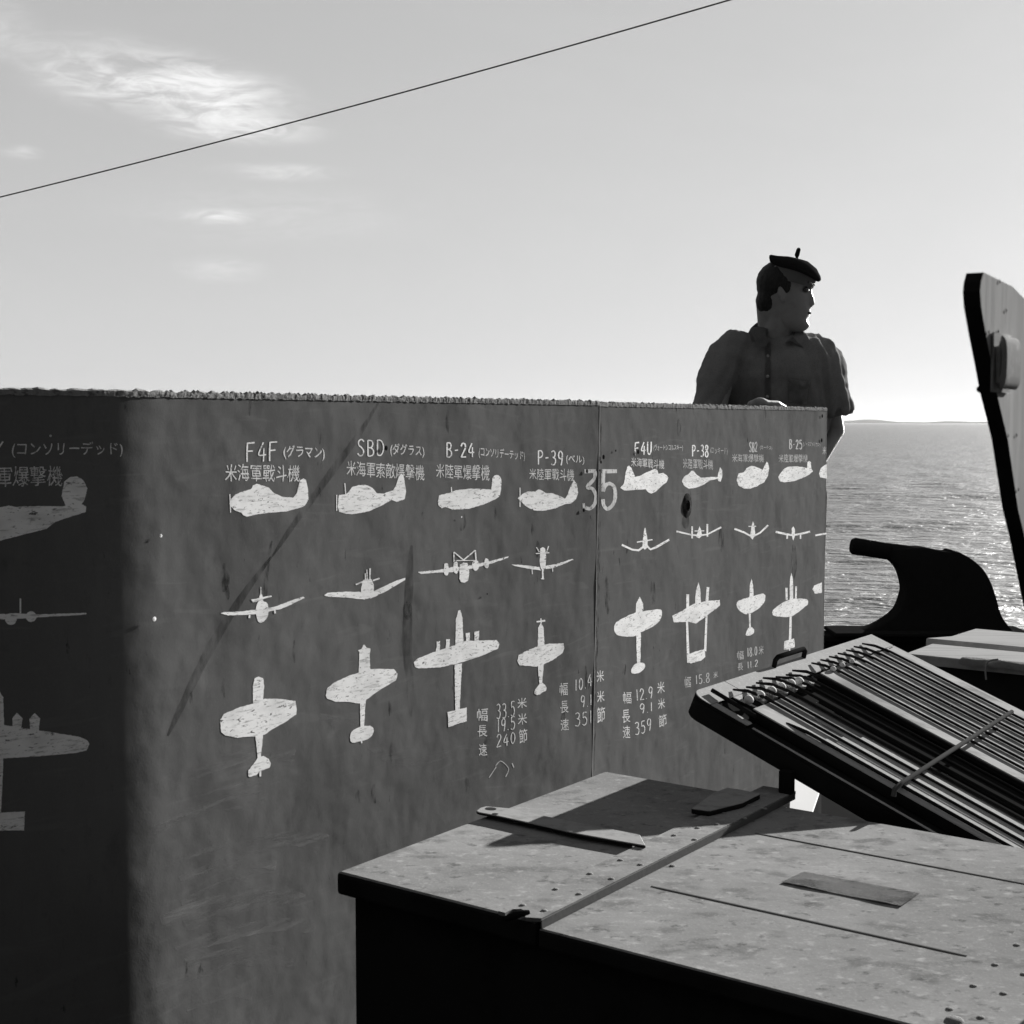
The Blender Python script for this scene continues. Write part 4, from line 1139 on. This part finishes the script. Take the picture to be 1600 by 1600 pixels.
# ------------------------------------------------------------------ bulwark and the big horn cleat
YBW = 6.4
hb = hy(1320, 988, YBW)
BZ = hb.z
bw_ = thing('bulwark', 'low dark steel bulwark along the far edge of the deck', 'bulwark', (0, YBW, 0))
bm = bmesh.new(); add_box(bm, Vector((-13.5, YBW - .06, 0)), X, Y, Z, 22.4, .03, BZ - .03)
obj('bulwark_plate', bm, M['steel'], bw_)
bm = bmesh.new(); add_box(bm, Vector((-13.5, YBW - .12, BZ - .029)), X, Y, Z, 22.4, .17, .03, .006)
obj('cap_rail', bm, M['steel'], bw_)
for i in range(8):
    bm = bmesh.new(); add_prism(bm, [Vector((-9 + i * 2.3, YBW - .061, 0)), Vector((-9 + i * 2.3, YBW - .22, 0)), Vector((-9 + i * 2.3, YBW - .061, BZ - .05))], X * .012)
    obj('stay', fix(bm), M['steel'], bw_)
cH2 = (1280, 640, .2625)
horn_px = [(440,822),(480,830),(620,822),(700,838),(780,850),(800,842),(850,855),(930,905),(990,965),(1030,1040),(1060,1130),(1090,1230),(1140,1300),(1190,1350),(1190,1390),(230,1390),(230,1322),(320,1305),(400,1265),(480,1200),(515,1110),(520,1060),(500,980),(470,930),(440,905)]
YH = YBW - .04
def hpx(x, y, Yd=YH): return hy(cH2[0] + x * cH2[2], cH2[1] + y * cH2[2], Yd)
horn = thing('horn_cleat', 'large dark steel horn cleat silhouetted against the sea beside the far locker', 'cleat', (hpx(700, 1390).x, YH, BZ))
bm = bmesh.new()
pts = [hpx(*p, YH - .04) for p in horn_px]
sp = smoothpts([Vector((p.x, p.z)) for p in pts[:14]], 3) + [Vector((p.x, p.z)) for p in pts[14:16]] + smoothpts([Vector((p.x, p.z)) for p in pts[16:]], 4)
add_prism(bm, [Vector((p.x, YH - .04, p.y)) for p in sp], Y * .13, .010, 2)
obj('cleat_body', bm, M['steel'], horn, smooth=50)
bm = bmesh.new()
a_ = hpx(205, 812, YH + .01); b_ = hpx(560, 868, YH + .01)
add_tube(bm, [a_ - (b_ - a_).normalized() * .012, a_, a_.lerp(b_, .5), b_], [.030, .039, .038, .042], 16)
obj('horn_arm', bm, M['steel'], horn, smooth=50)
bm = bmesh.new()
add_box(bm, Vector((hpx(60, 1390).x, YH - .12, BZ + .0015)), X, Y, Z, hpx(1210, 1390).x - hpx(60, 1390).x, .24, .018, .004)
obj('foot_plate', bm, M['steel'], horn)

# ------------------------------------------------------------------ tall plank at the right
phi = math.radians(58)
BN = Vector((math.sin(phi), -math.cos(phi), 0)); BD = Vector((math.cos(phi), math.sin(phi), 0))
YB = 1.10
Tk = .0133
f0 = hy(1532, 450, YB)
plank = thing('leaning_plank', 'tall weathered plank with rounded top leaning upright at the right edge of the picture', 'plank', (f0.x + .2, YB, 0))
# front (lit) face outline from the near edge line of the picture; plane through f0 with normal BN tilted by the lean
low = hp(1600, 834, f0, BN)
edge = [hp(x, y, f0, BN) for x, y in ((1537,425.5),(1533,440),(1531.5,455),(1533,478),(1537,502),(1541,525),(1549,567),(1557,612),(1575,688),(1591,797),(1600,834))]
dirn = (edge[-1] - edge[-4]).normalized()
foot = edge[-1] + dirn * ((edge[-1].z - 0.0) / -dirn.z)
Wd = .25
up_ = -dirn
top1 = edge[0] + BD * .10 - Z * .003; top2 = edge[0] + BD * .16 - Z * .012
outl = [foot, *edge[::-1], top1, top2, edge[0] + BD * (Wd - .03) - Z * .035, edge[2] + BD * Wd - Z * .10, foot + BD * Wd]
bm = bmesh.new()
add_prism(bm, outl, BN * -Tk)
pl = obj('plank_board', bm, M['wood'], plank)
pl.data.materials.append(M['woodshade'])
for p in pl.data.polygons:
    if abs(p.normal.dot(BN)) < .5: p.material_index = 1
# metal catch on the plank
bm = bmesh.new()
k0_ = hp(1545, 535, f0, BN)
def kb(px, py, h=0): return hp(px, py, f0, BN) + BN * h
arc = []
cA_ = hp(1549, 566, f0, BN)
for k in range(9):
    a = math.radians(75 - 150 * k / 8); arc.append((math.copysign(abs(math.cos(a)) ** .5, math.cos(a)), math.copysign(abs(math.sin(a)) ** .6, math.sin(a))))
h_ = .075
SC = .327
prof_o = [((.030 * c_ - .010) * SC, .068 * s_ * SC) for c_, s_ in arc]
prof_i = [((.016 * c_ - .010) * SC, .040 * s_ * SC) for c_, s_ in arc]
cc_ = cA_ + BN * .0
poly = [cc_ + BN * (x + .0057) + Z * y for x, y in prof_o] + [cc_ + BN * (x + .0057) + Z * y for x, y in prof_i[::-1]]
t_ = bmesh.new()
m_ = len(prof_o)
fo, fi = poly[:m_], poly[m_:][::-1]
A_ = [t_.verts.new(p) for p in fo]; B_ = [t_.verts.new(p) for p in fi]
wv = BD * .052
A2 = [t_.verts.new(p + wv) for p in fo]; B2 = [t_.verts.new(p + wv) for p in fi]
for k in range(m_ - 1):
    t_.faces.new([A_[k], A_[k + 1], B_[k + 1], B_[k]]); t_.faces.new([A2[k], B2[k], B2[k + 1], A2[k + 1]])
    t_.faces.new([A_[k], A2[k], A2[k + 1], A_[k + 1]]); t_.faces.new([B_[k], B_[k + 1], B2[k + 1], B2[k]])
for k in (0, m_ - 1): t_.faces.new([A_[k], B_[k], B2[k], A2[k]])
bmesh.ops.recalc_face_normals(t_, faces=t_.faces)
bmesh.ops.bevel(t_, geom=list(t_.edges), offset=.0008, segments=1, affect='EDGES')
merge(bm, t_)
add_box(bm, cc_ + BN * .003 - Z * .017, BD, Z, BN, .045, .030, .004, .001)
add_box(bm, cc_ + BN * .0004 - Z * .024 - BD * .003, BD, Z, BN, .060, .048, .002, .0005)
obj('metal_catch', bm, M['tray'], plank, smooth=40)
for px, py in ((1561,440),(1571,485.5),(1543.5,519),(1558.5,518),(1574,681),(1587,680),(1590,765)):
    c_ = kb(px, py, .0006); bm = bmesh.new()
    n_ = 8; ring = [bm.verts.new(c_ + BD * (.0012 * math.cos(k * math.pi / 4)) + Z * (.0020 * math.sin(k * math.pi / 4))) for k in range(n_)]
    t2 = bm.verts.new(c_ + BN * .0008)
    for k in range(n_): bm.faces.new([ring[k], ring[(k + 1) % n_], t2])
    obj('screw_head', bm, M['steel'], plank)
for px, py, r in ((1519,524,.0022),(1533,608,.0032)):
    bm = bmesh.new(); c_ = hp(px, py, f0 - BN * Tk, BN)
    add_ellipsoid(bm, c_ + BN * .0, BN * r * 1.2, BD * r, Z * r, 12, 8)
    obj('bolt_head', bm, M['steel'], plank, smooth=180)

# ------------------------------------------------------------------ wire across the sky
ca, cb_ = hy(0, 308, 7.2), hy(1140, 0, 6.0)
dv = cb_ - ca
pts = []
for i in range(61):
    t = -2.2 + i * 5.0 / 60
    p = ca + dv * t
    p.z -= .035 * (.25 - (t - .5) ** 2) * 4 * .55
    pts.append(p)
bm = bmesh.new(); add_tube(bm, pts, .0034, 6)
tag(obj('wire_rope', bm, M['cable'], smooth=180), 'thin dark wire rope slanting up to the right across the sky', 'cable')

# ------------------------------------------------------------------ the man behind the wall
man = thing('person', 'man in dark short-sleeved shirt and dark bonnet leaning on the painted wall and looking right', 'person', (hy(1215, 700, 4.86).x, 4.9, 0))
YM = 5.04
def Wp(px, py, Yd=YM): return hy(px, py, Yd)
# head: local frame, x = facing, z = up
hc = Wp(1229, 462, YM - .02)
yaw = math.radians(-19)                          # facing right, a little towards the camera
fx = Vector((math.cos(yaw), math.sin(yaw), 0)); fz = (Z + fx * .04).normalized(); fx = (fx - fz * fx.dot(fz)).normalized(); fy = fz.cross(fx)
def H(x, y, z): return hc + fx * x + fy * y + fz * z
PROF = [(-.128, .058, .040, .020), (-.120, .074, .020, .030), (-.106, .082, -.010, .042), (-.088, .080, -.035, .051), (-.066, .082, -.052, .057), (-.045, .083, -.070, .062),
        (-.020, .080, -.086, .067), (.005, .078, -.095, .071), (.028, .080, -.099, .074), (.050, .088, -.101, .076), (.075, .082, -.097, .075), (.098, .064, -.083, .064), (.114, .036, -.058, .042), (.121, .005, -.03, .018)]
def prof(z):
    for a, b in zip(PROF, PROF[1:]):
        if z <= b[0]:
            t = (z - a[0]) / (b[0] - a[0]); t = max(0, t)
            return [a[i] + (b[i] - a[i]) * t for i in (1, 2, 3)]
    return list(PROF[-1][1:])
def g(x, s): return math.exp(-(x / s) ** 2)
def head_bm():
    bm = bmesh.new(); NR, NA = 60, 64; rings = []
    for j in range(NR):
        z = -.128 + .249 * j / (NR - 1)
        xf, xb, w = prof(z); cxx = (xf + xb) / 2; hx = (xf - xb) / 2
        ring = []
        for i in range(NA):
            a = 2 * math.pi * i / NA
            c_, s_ = math.cos(a), math.sin(a); e = 2 / 2.25
            x = cxx + hx * math.copysign(abs(c_) ** e, c_); y = w * math.copysign(abs(s_) ** e, s_)
            if x > .02:
                fr_ = min(1, (x - .02) / .03)
                # nose
                if z > -.045:
                    nz_ = 0
                    if z > -.030: nz_ = .019 * max(0, min(1, (.042 - z) / .060)) + .003
                    else: nz_ = .022 * max(0, (z + .045) / .015)
                    x += nz_ * g(y, .013) * fr_ if z < .045 else 0
                # eye sockets, brow
                for sd in (-1, 1): x -= .012 * g(y - sd * .032, .016) * g(z - .020, .012) * fr_
                x += .004 * g(z - .042, .010) * g(y, .05) * fr_
                # lips, mouth line and chin
                x += .006 * g(z + .052, .006) * g(y, .022) * fr_ + .006 * g(z + .068, .006) * g(y, .019) * fr_ - .007 * g(z + .060, .003) * g(y, .024) * fr_
                x -= .004 * g(z + .080, .007) * g(y, .02) * fr_
                x += .006 * g(z + .104, .012) * g(y, .02) * fr_
                for sd in (-1, 1): y += sd * .004 * g(z + .004, .02) * g(abs(y) - .055, .015)
            ring.append(bm.verts.new(H(x, y, z)))
        rings.append(ring)
    for a, b in zip(rings, rings[1:]):
        for k in range(NA): bm.faces.new([a[k], a[(k + 1) % NA], b[(k + 1) % NA], b[k]])
    bm.faces.new(rings[0][::-1]); bm.faces.new(rings[-1])
    return bm
neck_b = Wp(1212, 528, YM + .03); neck_t = H(-.018, 0, -.06)
shR = Wp(1136, 562, YM + .02); shL = Wp(1284, 568, YM + .02)
elR = Wp(1099, 650, YM - .10); 
rimp = hp(1224, 636, PR, N2)
elL = Wp(1303, 672, YM + .01)
haL = Vector((rimp.x, rimp.y, TOP + .012)) - Nn * .085
wrL = Wp(1266, 740, YM - .06)
elR = Wp(1112, 664, YM - .12)
haR = Vector((rimp.x, rimp.y, TOP + .013)) - Nn * .065 - D * .01
wrR = haR + (elR - haR).normalized() * .085 - Z * .02
hip = Vector((Wp(1212, 600).x + .02, YM + .14, .93)); 
bm = head_bm()
for sd in (-1, 1):                                # ears
    add_ellipsoid(bm, H(-.006, sd * .077, .004), fx * .014 + fy * (-sd * .003), fy * .006, fz * .027 + fx * -.006, 12, 8)
    add_ellipsoid(bm, H(-.002, sd * .079, -.020), fx * .009, fy * .007, fz * .012, 10, 6)
add_capsule(bm, neck_b - Z * .03, neck_t, .066, .055, 18)
add_capsule(bm, neck_b - Z * .02 + Y * .02, H(-.05, 0, -.04), .055, .055, 18)
add_capsule(bm, Wp(1150, 560, YM + .05), Wp(1270, 568, YM + .05), .065, .065, 16)
def torso_c(t): return neck_b.lerp(hip, t)
for t0, t1, r0, r1 in ((.32, .5, .10, .10), (.5, .8, .10, .105), (.8, 1.05, .115, .13)):
    add_capsule(bm, torso_c(t0), torso_c(t1), r0, r1, 18)
def limb(bm, a, b, c, r0, r1, r2):
    add_capsule(bm, a, b, r0, r1, 14); add_capsule(bm, b, c, r1 * .98, r2, 14)
limb(bm, shR, elR, wrR, .042, .038, .028)
limb(bm, shL, elL, wrL, .042, .038, .028)
# left hand on the rim: palm, four bent fingers curled over the edge, thumb at the side
def hand(bm, wr, palm_c, fdir, side, up, curl):
    kn0 = palm_c + fdir * .038
    add_capsule(bm, wr, palm_c - fdir * .02, .027, .030, 12, .7, up)
    for k in range(4):
        s0 = side * ((k - 1.5) * .0195)
        kk = kn0 + s0
        add_capsule(bm, palm_c - fdir * .03 + s0 * .8, kk, .0135, .0125, 10)
        ln = (.042, .047, .045, .035)[k]
        d1 = (fdir * math.cos(curl[0]) - up * math.sin(curl[0])).normalized()
        d2 = (fdir * math.cos(curl[1]) - up * math.sin(curl[1])).normalized()
        d3 = (fdir * math.cos(curl[2]) - up * math.sin(curl[2])).normalized()
        p1_ = kk + d1 * ln; p2_ = p1_ + d2 * ln * .62; p3_ = p2_ + d3 * ln * .42
        add_capsule(bm, kk, p1_, .0100, .0092, 10); add_capsule(bm, p1_, p2_, .0092, .0084, 10); add_capsule(bm, p2_, p3_, .0082, .0072, 10)
    tb = palm_c - fdir * .022 - side * .030
    t1 = tb + (fdir * .7 - side * .6).normalized() * .036 - up * .006; t2 = t1 + (fdir * .95 - side * .15).normalized() * .028 - up * .008
    add_capsule(bm, tb, t1, .0135, .0105, 10); add_capsule(bm, t1, t2, .0102, .0085, 10)
fdR = ((haR - wrR).normalized() * .2 + D * .9 + Nn * .0); fdR.z = 0; fdR.normalize()
hand(bm, wrR, haR, fdR, fdR.cross(Z).normalized(), Z, (.25, .7, 1.2))
fdL = (wrL - elL).normalized(); hand(bm, wrL, wrL + fdL * .08, fdL, fdL.cross(Y).normalized(), Y * -1, (.25, .45, .5))
# legs and feet
for sd in (-1, 1):
    h0 = hip + X * (.09 * sd); kne = Vector((h0.x + .01 * sd, YM + .07, .49)); ank = Vector((h0.x + .02 * sd, YM + .12, .09))
    limb(bm, h0, kne, ank, .085, .058, .040)
    add_capsule(bm, ank - Z * .045, ank - Z * .055 - Y * .17, .036, .032, 12)
body = remesh(bm, .0055, 2)
obj('body', body, M['skin'], man, smooth=180)

# shirt
def shirt_bm():
    bm = bmesh.new()
    cfront = Wp(1212, 560, YM + .02)
    secs = [  # (z px row, left px, right px, depth half, y centre)
        (512, 1190, 1240, .050, .06), (520, 1172, 1256, .070, .055), (531, 1148, 1276, .09, .045), (546, 1128, 1294, .105, .045), (562, 1120, 1302, .122, .04), (590, 1122, 1298, .132, .035),
        (625, 1126, 1296, .130, .035), (665, 1130, 1292, .124, .05), (720, 1132, 1290, .120, .07), (790, 1134, 1290, .118, .10)]
    rings = []
    for (py, l, r, dh, yc) in secs:
        a = Wp(l, py); b = Wp(r, py); c_ = (a + b) / 2; hw = (b - a).length / 2
        ring = []
        for k in range(40):
            t = 2 * math.pi * k / 40 ; e = 2 / 2.5; yw = math.radians(-27)
            cx_, sy_ = math.cos(t), math.sin(t)
            lx, ly = hw * math.copysign(abs(cx_) ** e, cx_), dh * math.copysign(abs(sy_) ** e, sy_)
            wx = (lx * math.cos(yw) - ly * math.sin(yw)) / math.cos(yw) * .99; wy = lx * math.sin(yw) + ly * math.cos(yw)
            ring.append(bm.verts.new(Vector((c_.x + wx, YM + yc + wy, c_.z))))
        rings.append(ring)
    for a, b in zip(rings, rings[1:]):
        for k in range(40): bm.faces.new([a[k], b[k], b[(k + 1) % 40], a[(k + 1) % 40]])
    bm.faces.new(rings[0]); bm.faces.new(rings[-1][::-1])
    # sleeves
    add_capsule(bm, Wp(1150, 545, YM + .04), Wp(1136, 560, YM + .02), .068, .075, 16)
    add_capsule(bm, Wp(1268, 550, YM + .04), Wp(1282, 564, YM + .02), .066, .074, 16)
    add_tube(bm, [Wp(1142, 556, YM + .02), Wp(1127, 572, YM), Wp(1112, 610, YM - .05), Wp(1104, 640, YM - .08), Wp(1112, 668, YM - .13)], [.074, .070, .061, .058, .056], 18)
    add_tube(bm, [Wp(1272, 558, YM + .02), Wp(1287, 575, YM), Wp(1296, 606, YM - .05), Wp(1303, 630, YM - .05), Wp(1307, 648, YM - .05)], [.076, .071, .061, .056, .055], 18)
    return bm
sh = remesh(shirt_bm(), .009, 3)
sh.normal_update()
for v in sh.verts:
    p = v.co - Wp(1212, 560); n = v.normal
    # folds: drawn down from the shoulders to the elbows and across the waist
    w = .0085 * mnoise.noise(Vector((p.x * 16 + p.z * 9, p.y * 6, p.z * 5))) + .0055 * mnoise.noise(Vector((p.x * 38 - p.z * 16, p.y * 16, p.z * 11 + 3))) + .0028 * mnoise.noise(Vector((p.x * 90, p.y * 40, p.z * 50)))
    if p.x > .035 and n.y < .3:
        # pleats hanging from the left shoulder towards the elbow
        mk = min(1, (p.x - .035) / .04) * min(1, max(0, (p.z + .30) / .1)); q = p.x + p.z * (.30 - 1.2 * (p.x - .1)) + .010 * mnoise.noise(Vector((p.x * 14, 0, p.z * 10)))
        ph = (q / .043) % 1.0; w += mk * .0095 * ((ph / .68) if ph < .68 else (1 - ph) / .32)
    v.co += n * w
bvh = BVHTree.FromBMesh(sh)
obj('shirt', sh, M['shirt'], man, smooth=180)
def patch(name, quad, m, nu=10, nv=8, lift=.004, thick=.002, bow=0.0):
    """cloth piece laid on the shirt front along the view of the given picture quad"""
    bm = bmesh.new(); rows = []
    for j in range(nv + 1):
        row = []
        for i in range(nu + 1):
            a = Vector(quad[0]).lerp(Vector(quad[1]), i / nu); b = Vector(quad[3]).lerp(Vector(quad[2]), i / nu)
            p = a.lerp(b, j / nv); d = ray(p.x, p.y).normalized()
            hit = bvh.ray_cast(EYE, d)[0]
            if hit is None: hit = Wp(p.x, p.y, YM - .08)
            row.append(bm.verts.new(hit - d * (lift + bow * math.sin(math.pi * i / nu) * math.sin(math.pi * j / nv))))
        rows.append(row)
    for a, b in zip(rows, rows[1:]):
        for i in range(nu): bm.faces.new([a[i], a[i + 1], b[i + 1], b[i]])
    bmesh.ops.solidify(bm, geom=bm.faces, thickness=thick)
    return obj(name, fix(bm), M[m], man, smooth=60)
patch('placket', [(1196,536),(1204,536),(1203,660),(1195,660)], 'shirt', 3, 20, .003)
patch('breast_pocket', [(1231,597),(1263,601),(1261,632),(1233,628)], 'pocket', 10, 10, .003, .002, .006)
patch('pocket_flap', [(1229,591),(1266,596),(1264,607),(1248,609),(1231,603)][:4], 'pocket', 10, 5, .008, .003, .008)

for px, py in ((1200,556),(1199.5,588),(1199,620)):
    hit = bvh.ray_cast(EYE, ray(px, py).normalized())[0]
    if hit:
        bm = bmesh.new(); add_ellipsoid(bm, hit - ray(px, py).normalized() * .007, X * .006, Z * .006, Y * .002, 10, 6)
        obj('button', bm, M['button'], man, smooth=180)
# collar: a stand round the neck and two pointed leaves
bm = bmesh.new(); rows = []
for k in range(25):
    t = math.radians(-62 + 304 * k / 24)          # open at the front
    c_ = neck_b + Vector((0, .01, .0)); dx, dy = math.cos(t), math.sin(t)
    open_ = max(0, math.cos(t + math.pi / 2))
    zz = .030 + .032 * max(0, dy) 
    rows.append([bm.verts.new(c_ + Vector((dx * .088, dy * .080, -.018 + .03 * max(0, dy)))), bm.verts.new(c_ + Vector((dx * .076, dy * .070, zz + .008))), bm.verts.new(c_ + Vector((dx * .090, dy * .084, zz - .004))), bm.verts.new(c_ + Vector((dx * .112, dy * .100, -.016 + .022 * max(0, dy))))])
for a, b in zip(rows, rows[1:]):
    for k in range(3): bm.faces.new([a[k], a[k + 1], b[k + 1], b[k]])
bmesh.ops.solidify(bm, geom=bm.faces, thickness=.003)
obj('collar', fix(bm), M['shirt'], man, smooth=60)
def leaf(pts, name='collar_leaf'):
    bm = bmesh.new(); vs = [bm.verts.new(p) for p in pts]; f = bm.faces.new(vs)
    bmesh.ops.solidify(bm, geom=bm.faces, thickness=.004); obj(name, fix(bm), M['shirt'], man)
leaf([Wp(1254,519,YM-.01), Wp(1259,527,YM-.02), Wp(1258,545,YM-.085), Wp(1236,533,YM-.09), Wp(1224,536,YM-.085), Wp(1238,527,YM-.05)])
leaf([Wp(1188,504,YM+.03), Wp(1176,520,YM+.0), Wp(1182,543,YM-.085), Wp(1198,540,YM-.09), Wp(1200,531,YM-.075), Wp(1194,514,YM-.03)])
# rolled sleeve cuffs
for a, b, r in ((Wp(1305, 638, YM - .05), Wp(1307, 650, YM - .05), .060), (Wp(1112, 664, YM - .12), Wp(1116, 676, YM - .14), .060)):
    bm = bmesh.new(); add_tube(bm, [a, a.lerp(b, .5), b], [r * .97, r, r * .97], 20, False)
    bmesh.ops.solidify(bm, geom=bm.faces, thickness=.006); obj('sleeve_cuff', fix(bm), M['shirt'], man, smooth=60)
# trousers, belt, shoes
bm = bmesh.new()
for sd in (-1, 1):
    h0 = hip + X * (.085 * sd); kne = Vector((h0.x + .01 * sd, YM + .07, .49)); ank = Vector((h0.x + .02 * sd, YM + .12, .10))
    add_tube(bm, [h0 + Z * .1, h0, h0.lerp(kne, .5), kne, kne.lerp(ank, .5), ank], [.10, .115, .098, .085, .078, .075], 18)
add_ellipsoid(bm, hip + Z * .03, X * .18, Y * .125, Z * .13, 20, 12)
obj('trousers', remesh(bm, .012, 3), M['trouser'], man, smooth=180)
for sd in (-1, 1):
    ank = Vector((hip.x + .085 * sd + .02 * sd, YM + .12, .0)); bm = bmesh.new()
    add_capsule(bm, ank + Vector((0, .03, .048)), ank + Vector((.01 * sd, -.17, .043)), .047, .043, 14)
    obj('shoe', bm, M['leather'], man, smooth=180)
# hair under the bonnet
bm = bmesh.new()
add_ellipsoid(bm, H(-.024, 0, .044), fx * .086, fy * .083, fz * .082, 24, 16)
add_ellipsoid(bm, H(-.060, 0, -.020), fx * .048, fy * .066, fz * .060, 20, 12)
add_ellipsoid(bm, H(.004, -.070, .034), fx * .020, fy * .012, fz * .036, 14, 10)
add_ellipsoid(bm, H(.004, .070, .034), fx * .020, fy * .012, fz * .036, 14, 10)
hb_ = remesh(bm, .006, 2); hb_.normal_update()
for v in hb_.verts: v.co += v.normal * .0022 * mnoise.noise(v.co * 90)
obj('hair', hb_, M['hair'], man, smooth=180)
for sd in (-1, 1):
    bm = bmesh.new(); add_capsule(bm, H(.093, sd * .014, .041), H(.080, sd * .046, .043), .0045, .0035, 10); obj('eyebrow', bm, M['hair'], man, smooth=180)
    bm = bmesh.new(); add_ellipsoid(bm, H(.0735, sd * .031, .020), fx * .009, fy * .012, fz * .009, 12, 8); obj('eye', bm, M['eye'], man, smooth=180)
bm = bmesh.new(); add_ellipsoid(bm, H(.0835, 0, -.0600), fx * .006, fy * .022, fz * .0042, 14, 8); obj('mouth', bm, M['leather'], man, smooth=180)
# bonnet: band, wide flat crown drooping to the front, and a tassel on top
tz = (fz * math.cos(.23) + fx * math.sin(.23)).normalized(); tx = (fx - tz * fx.dot(tz)).normalized(); ty = tz.cross(tx)
hcb = H(.018, 0, .070)
def lathe(prof_, c, ax, ay, az_, n=40, sx=1.0, fn=None):
    bm = bmesh.new(); rg = []
    for r, z in prof_:
        ring = []
        for k in range(n):
            a = 2 * math.pi * k / n; dx, dy = math.cos(a), math.sin(a)
            zz = z + (fn(dx, dy, r) if fn else 0)
            ring.append(bm.verts.new(c + ax * (r * sx * dx) + ay * (r * dy) + az_ * zz))
        rg.append(ring)
    for a, b in zip(rg, rg[1:]):
        for k in range(n): bm.faces.new([a[k], a[(k + 1) % n], b[(k + 1) % n], b[k]])
    return bm, rg
bm, rg = lathe([(.078, -.026), (.080, .0), (.080, .022), (.078, .024), (.076, .0), (.074, -.024), (.078, -.026)], hcb, tx, ty, tz, 40, 1.04)
obj('cap_band', fix(bm), M['capband'], man, smooth=50)
bm, rg = lathe([(.074, .010), (.082, .016), (.092, .022), (.0975, .030), (.099, .037), (.094, .044), (.074, .053), (.04, .060), (.010, .062)], hcb, tx, ty, tz, 48, 1.0,
               lambda dx, dy, r: (-.026 * max(0, dx) ** 2 * max(0, (r - .06)) / .04 + .012 * max(0, -dx) ** 3 * max(0, (r - .075)) / .024))
bm.faces.new(rg[-1]); obj('bonnet_crown', fix(bm), M['cap'], man, smooth=60)
bm = bmesh.new(); tp = hcb + tz * .060 + tx * -.004
add_capsule(bm, tp - Z * .005, tp + Z * .030 + fx * .006, .004, .007, 12); add_capsule(bm, tp + Z * .014 + fx * .002, tp + Z * .032 + fx * .007, .0085, .0075, 12)
obj('tassel', bm, M['cap'], man, smooth=180)

# ------------------------------------------------------------------ sea haze: one closed box of thin air round everything
hm = bpy.data.materials.new('sea_haze'); hm.use_nodes = True; hn = hm.node_tree; hn.nodes.clear()
ho = hn.nodes.new('ShaderNodeOutputMaterial'); hv = hn.nodes.new('ShaderNodeVolumePrincipled')
hv.inputs['Color'].default_value = (.95, .95, .95, 1); hv.inputs['Density'].default_value = 1.2e-5; hv.inputs['Anisotropy'].default_value = .2
hn.links.new(hv.outputs[0], ho.inputs['Volume'])
bm = bmesh.new(); add_box(bm, Vector((-13000, -13000, -7.5)), X, Y, Z, 26000, 26000, 62)
hz_ = obj('haze', bm, hm); hz_['kind'] = 'stuff'
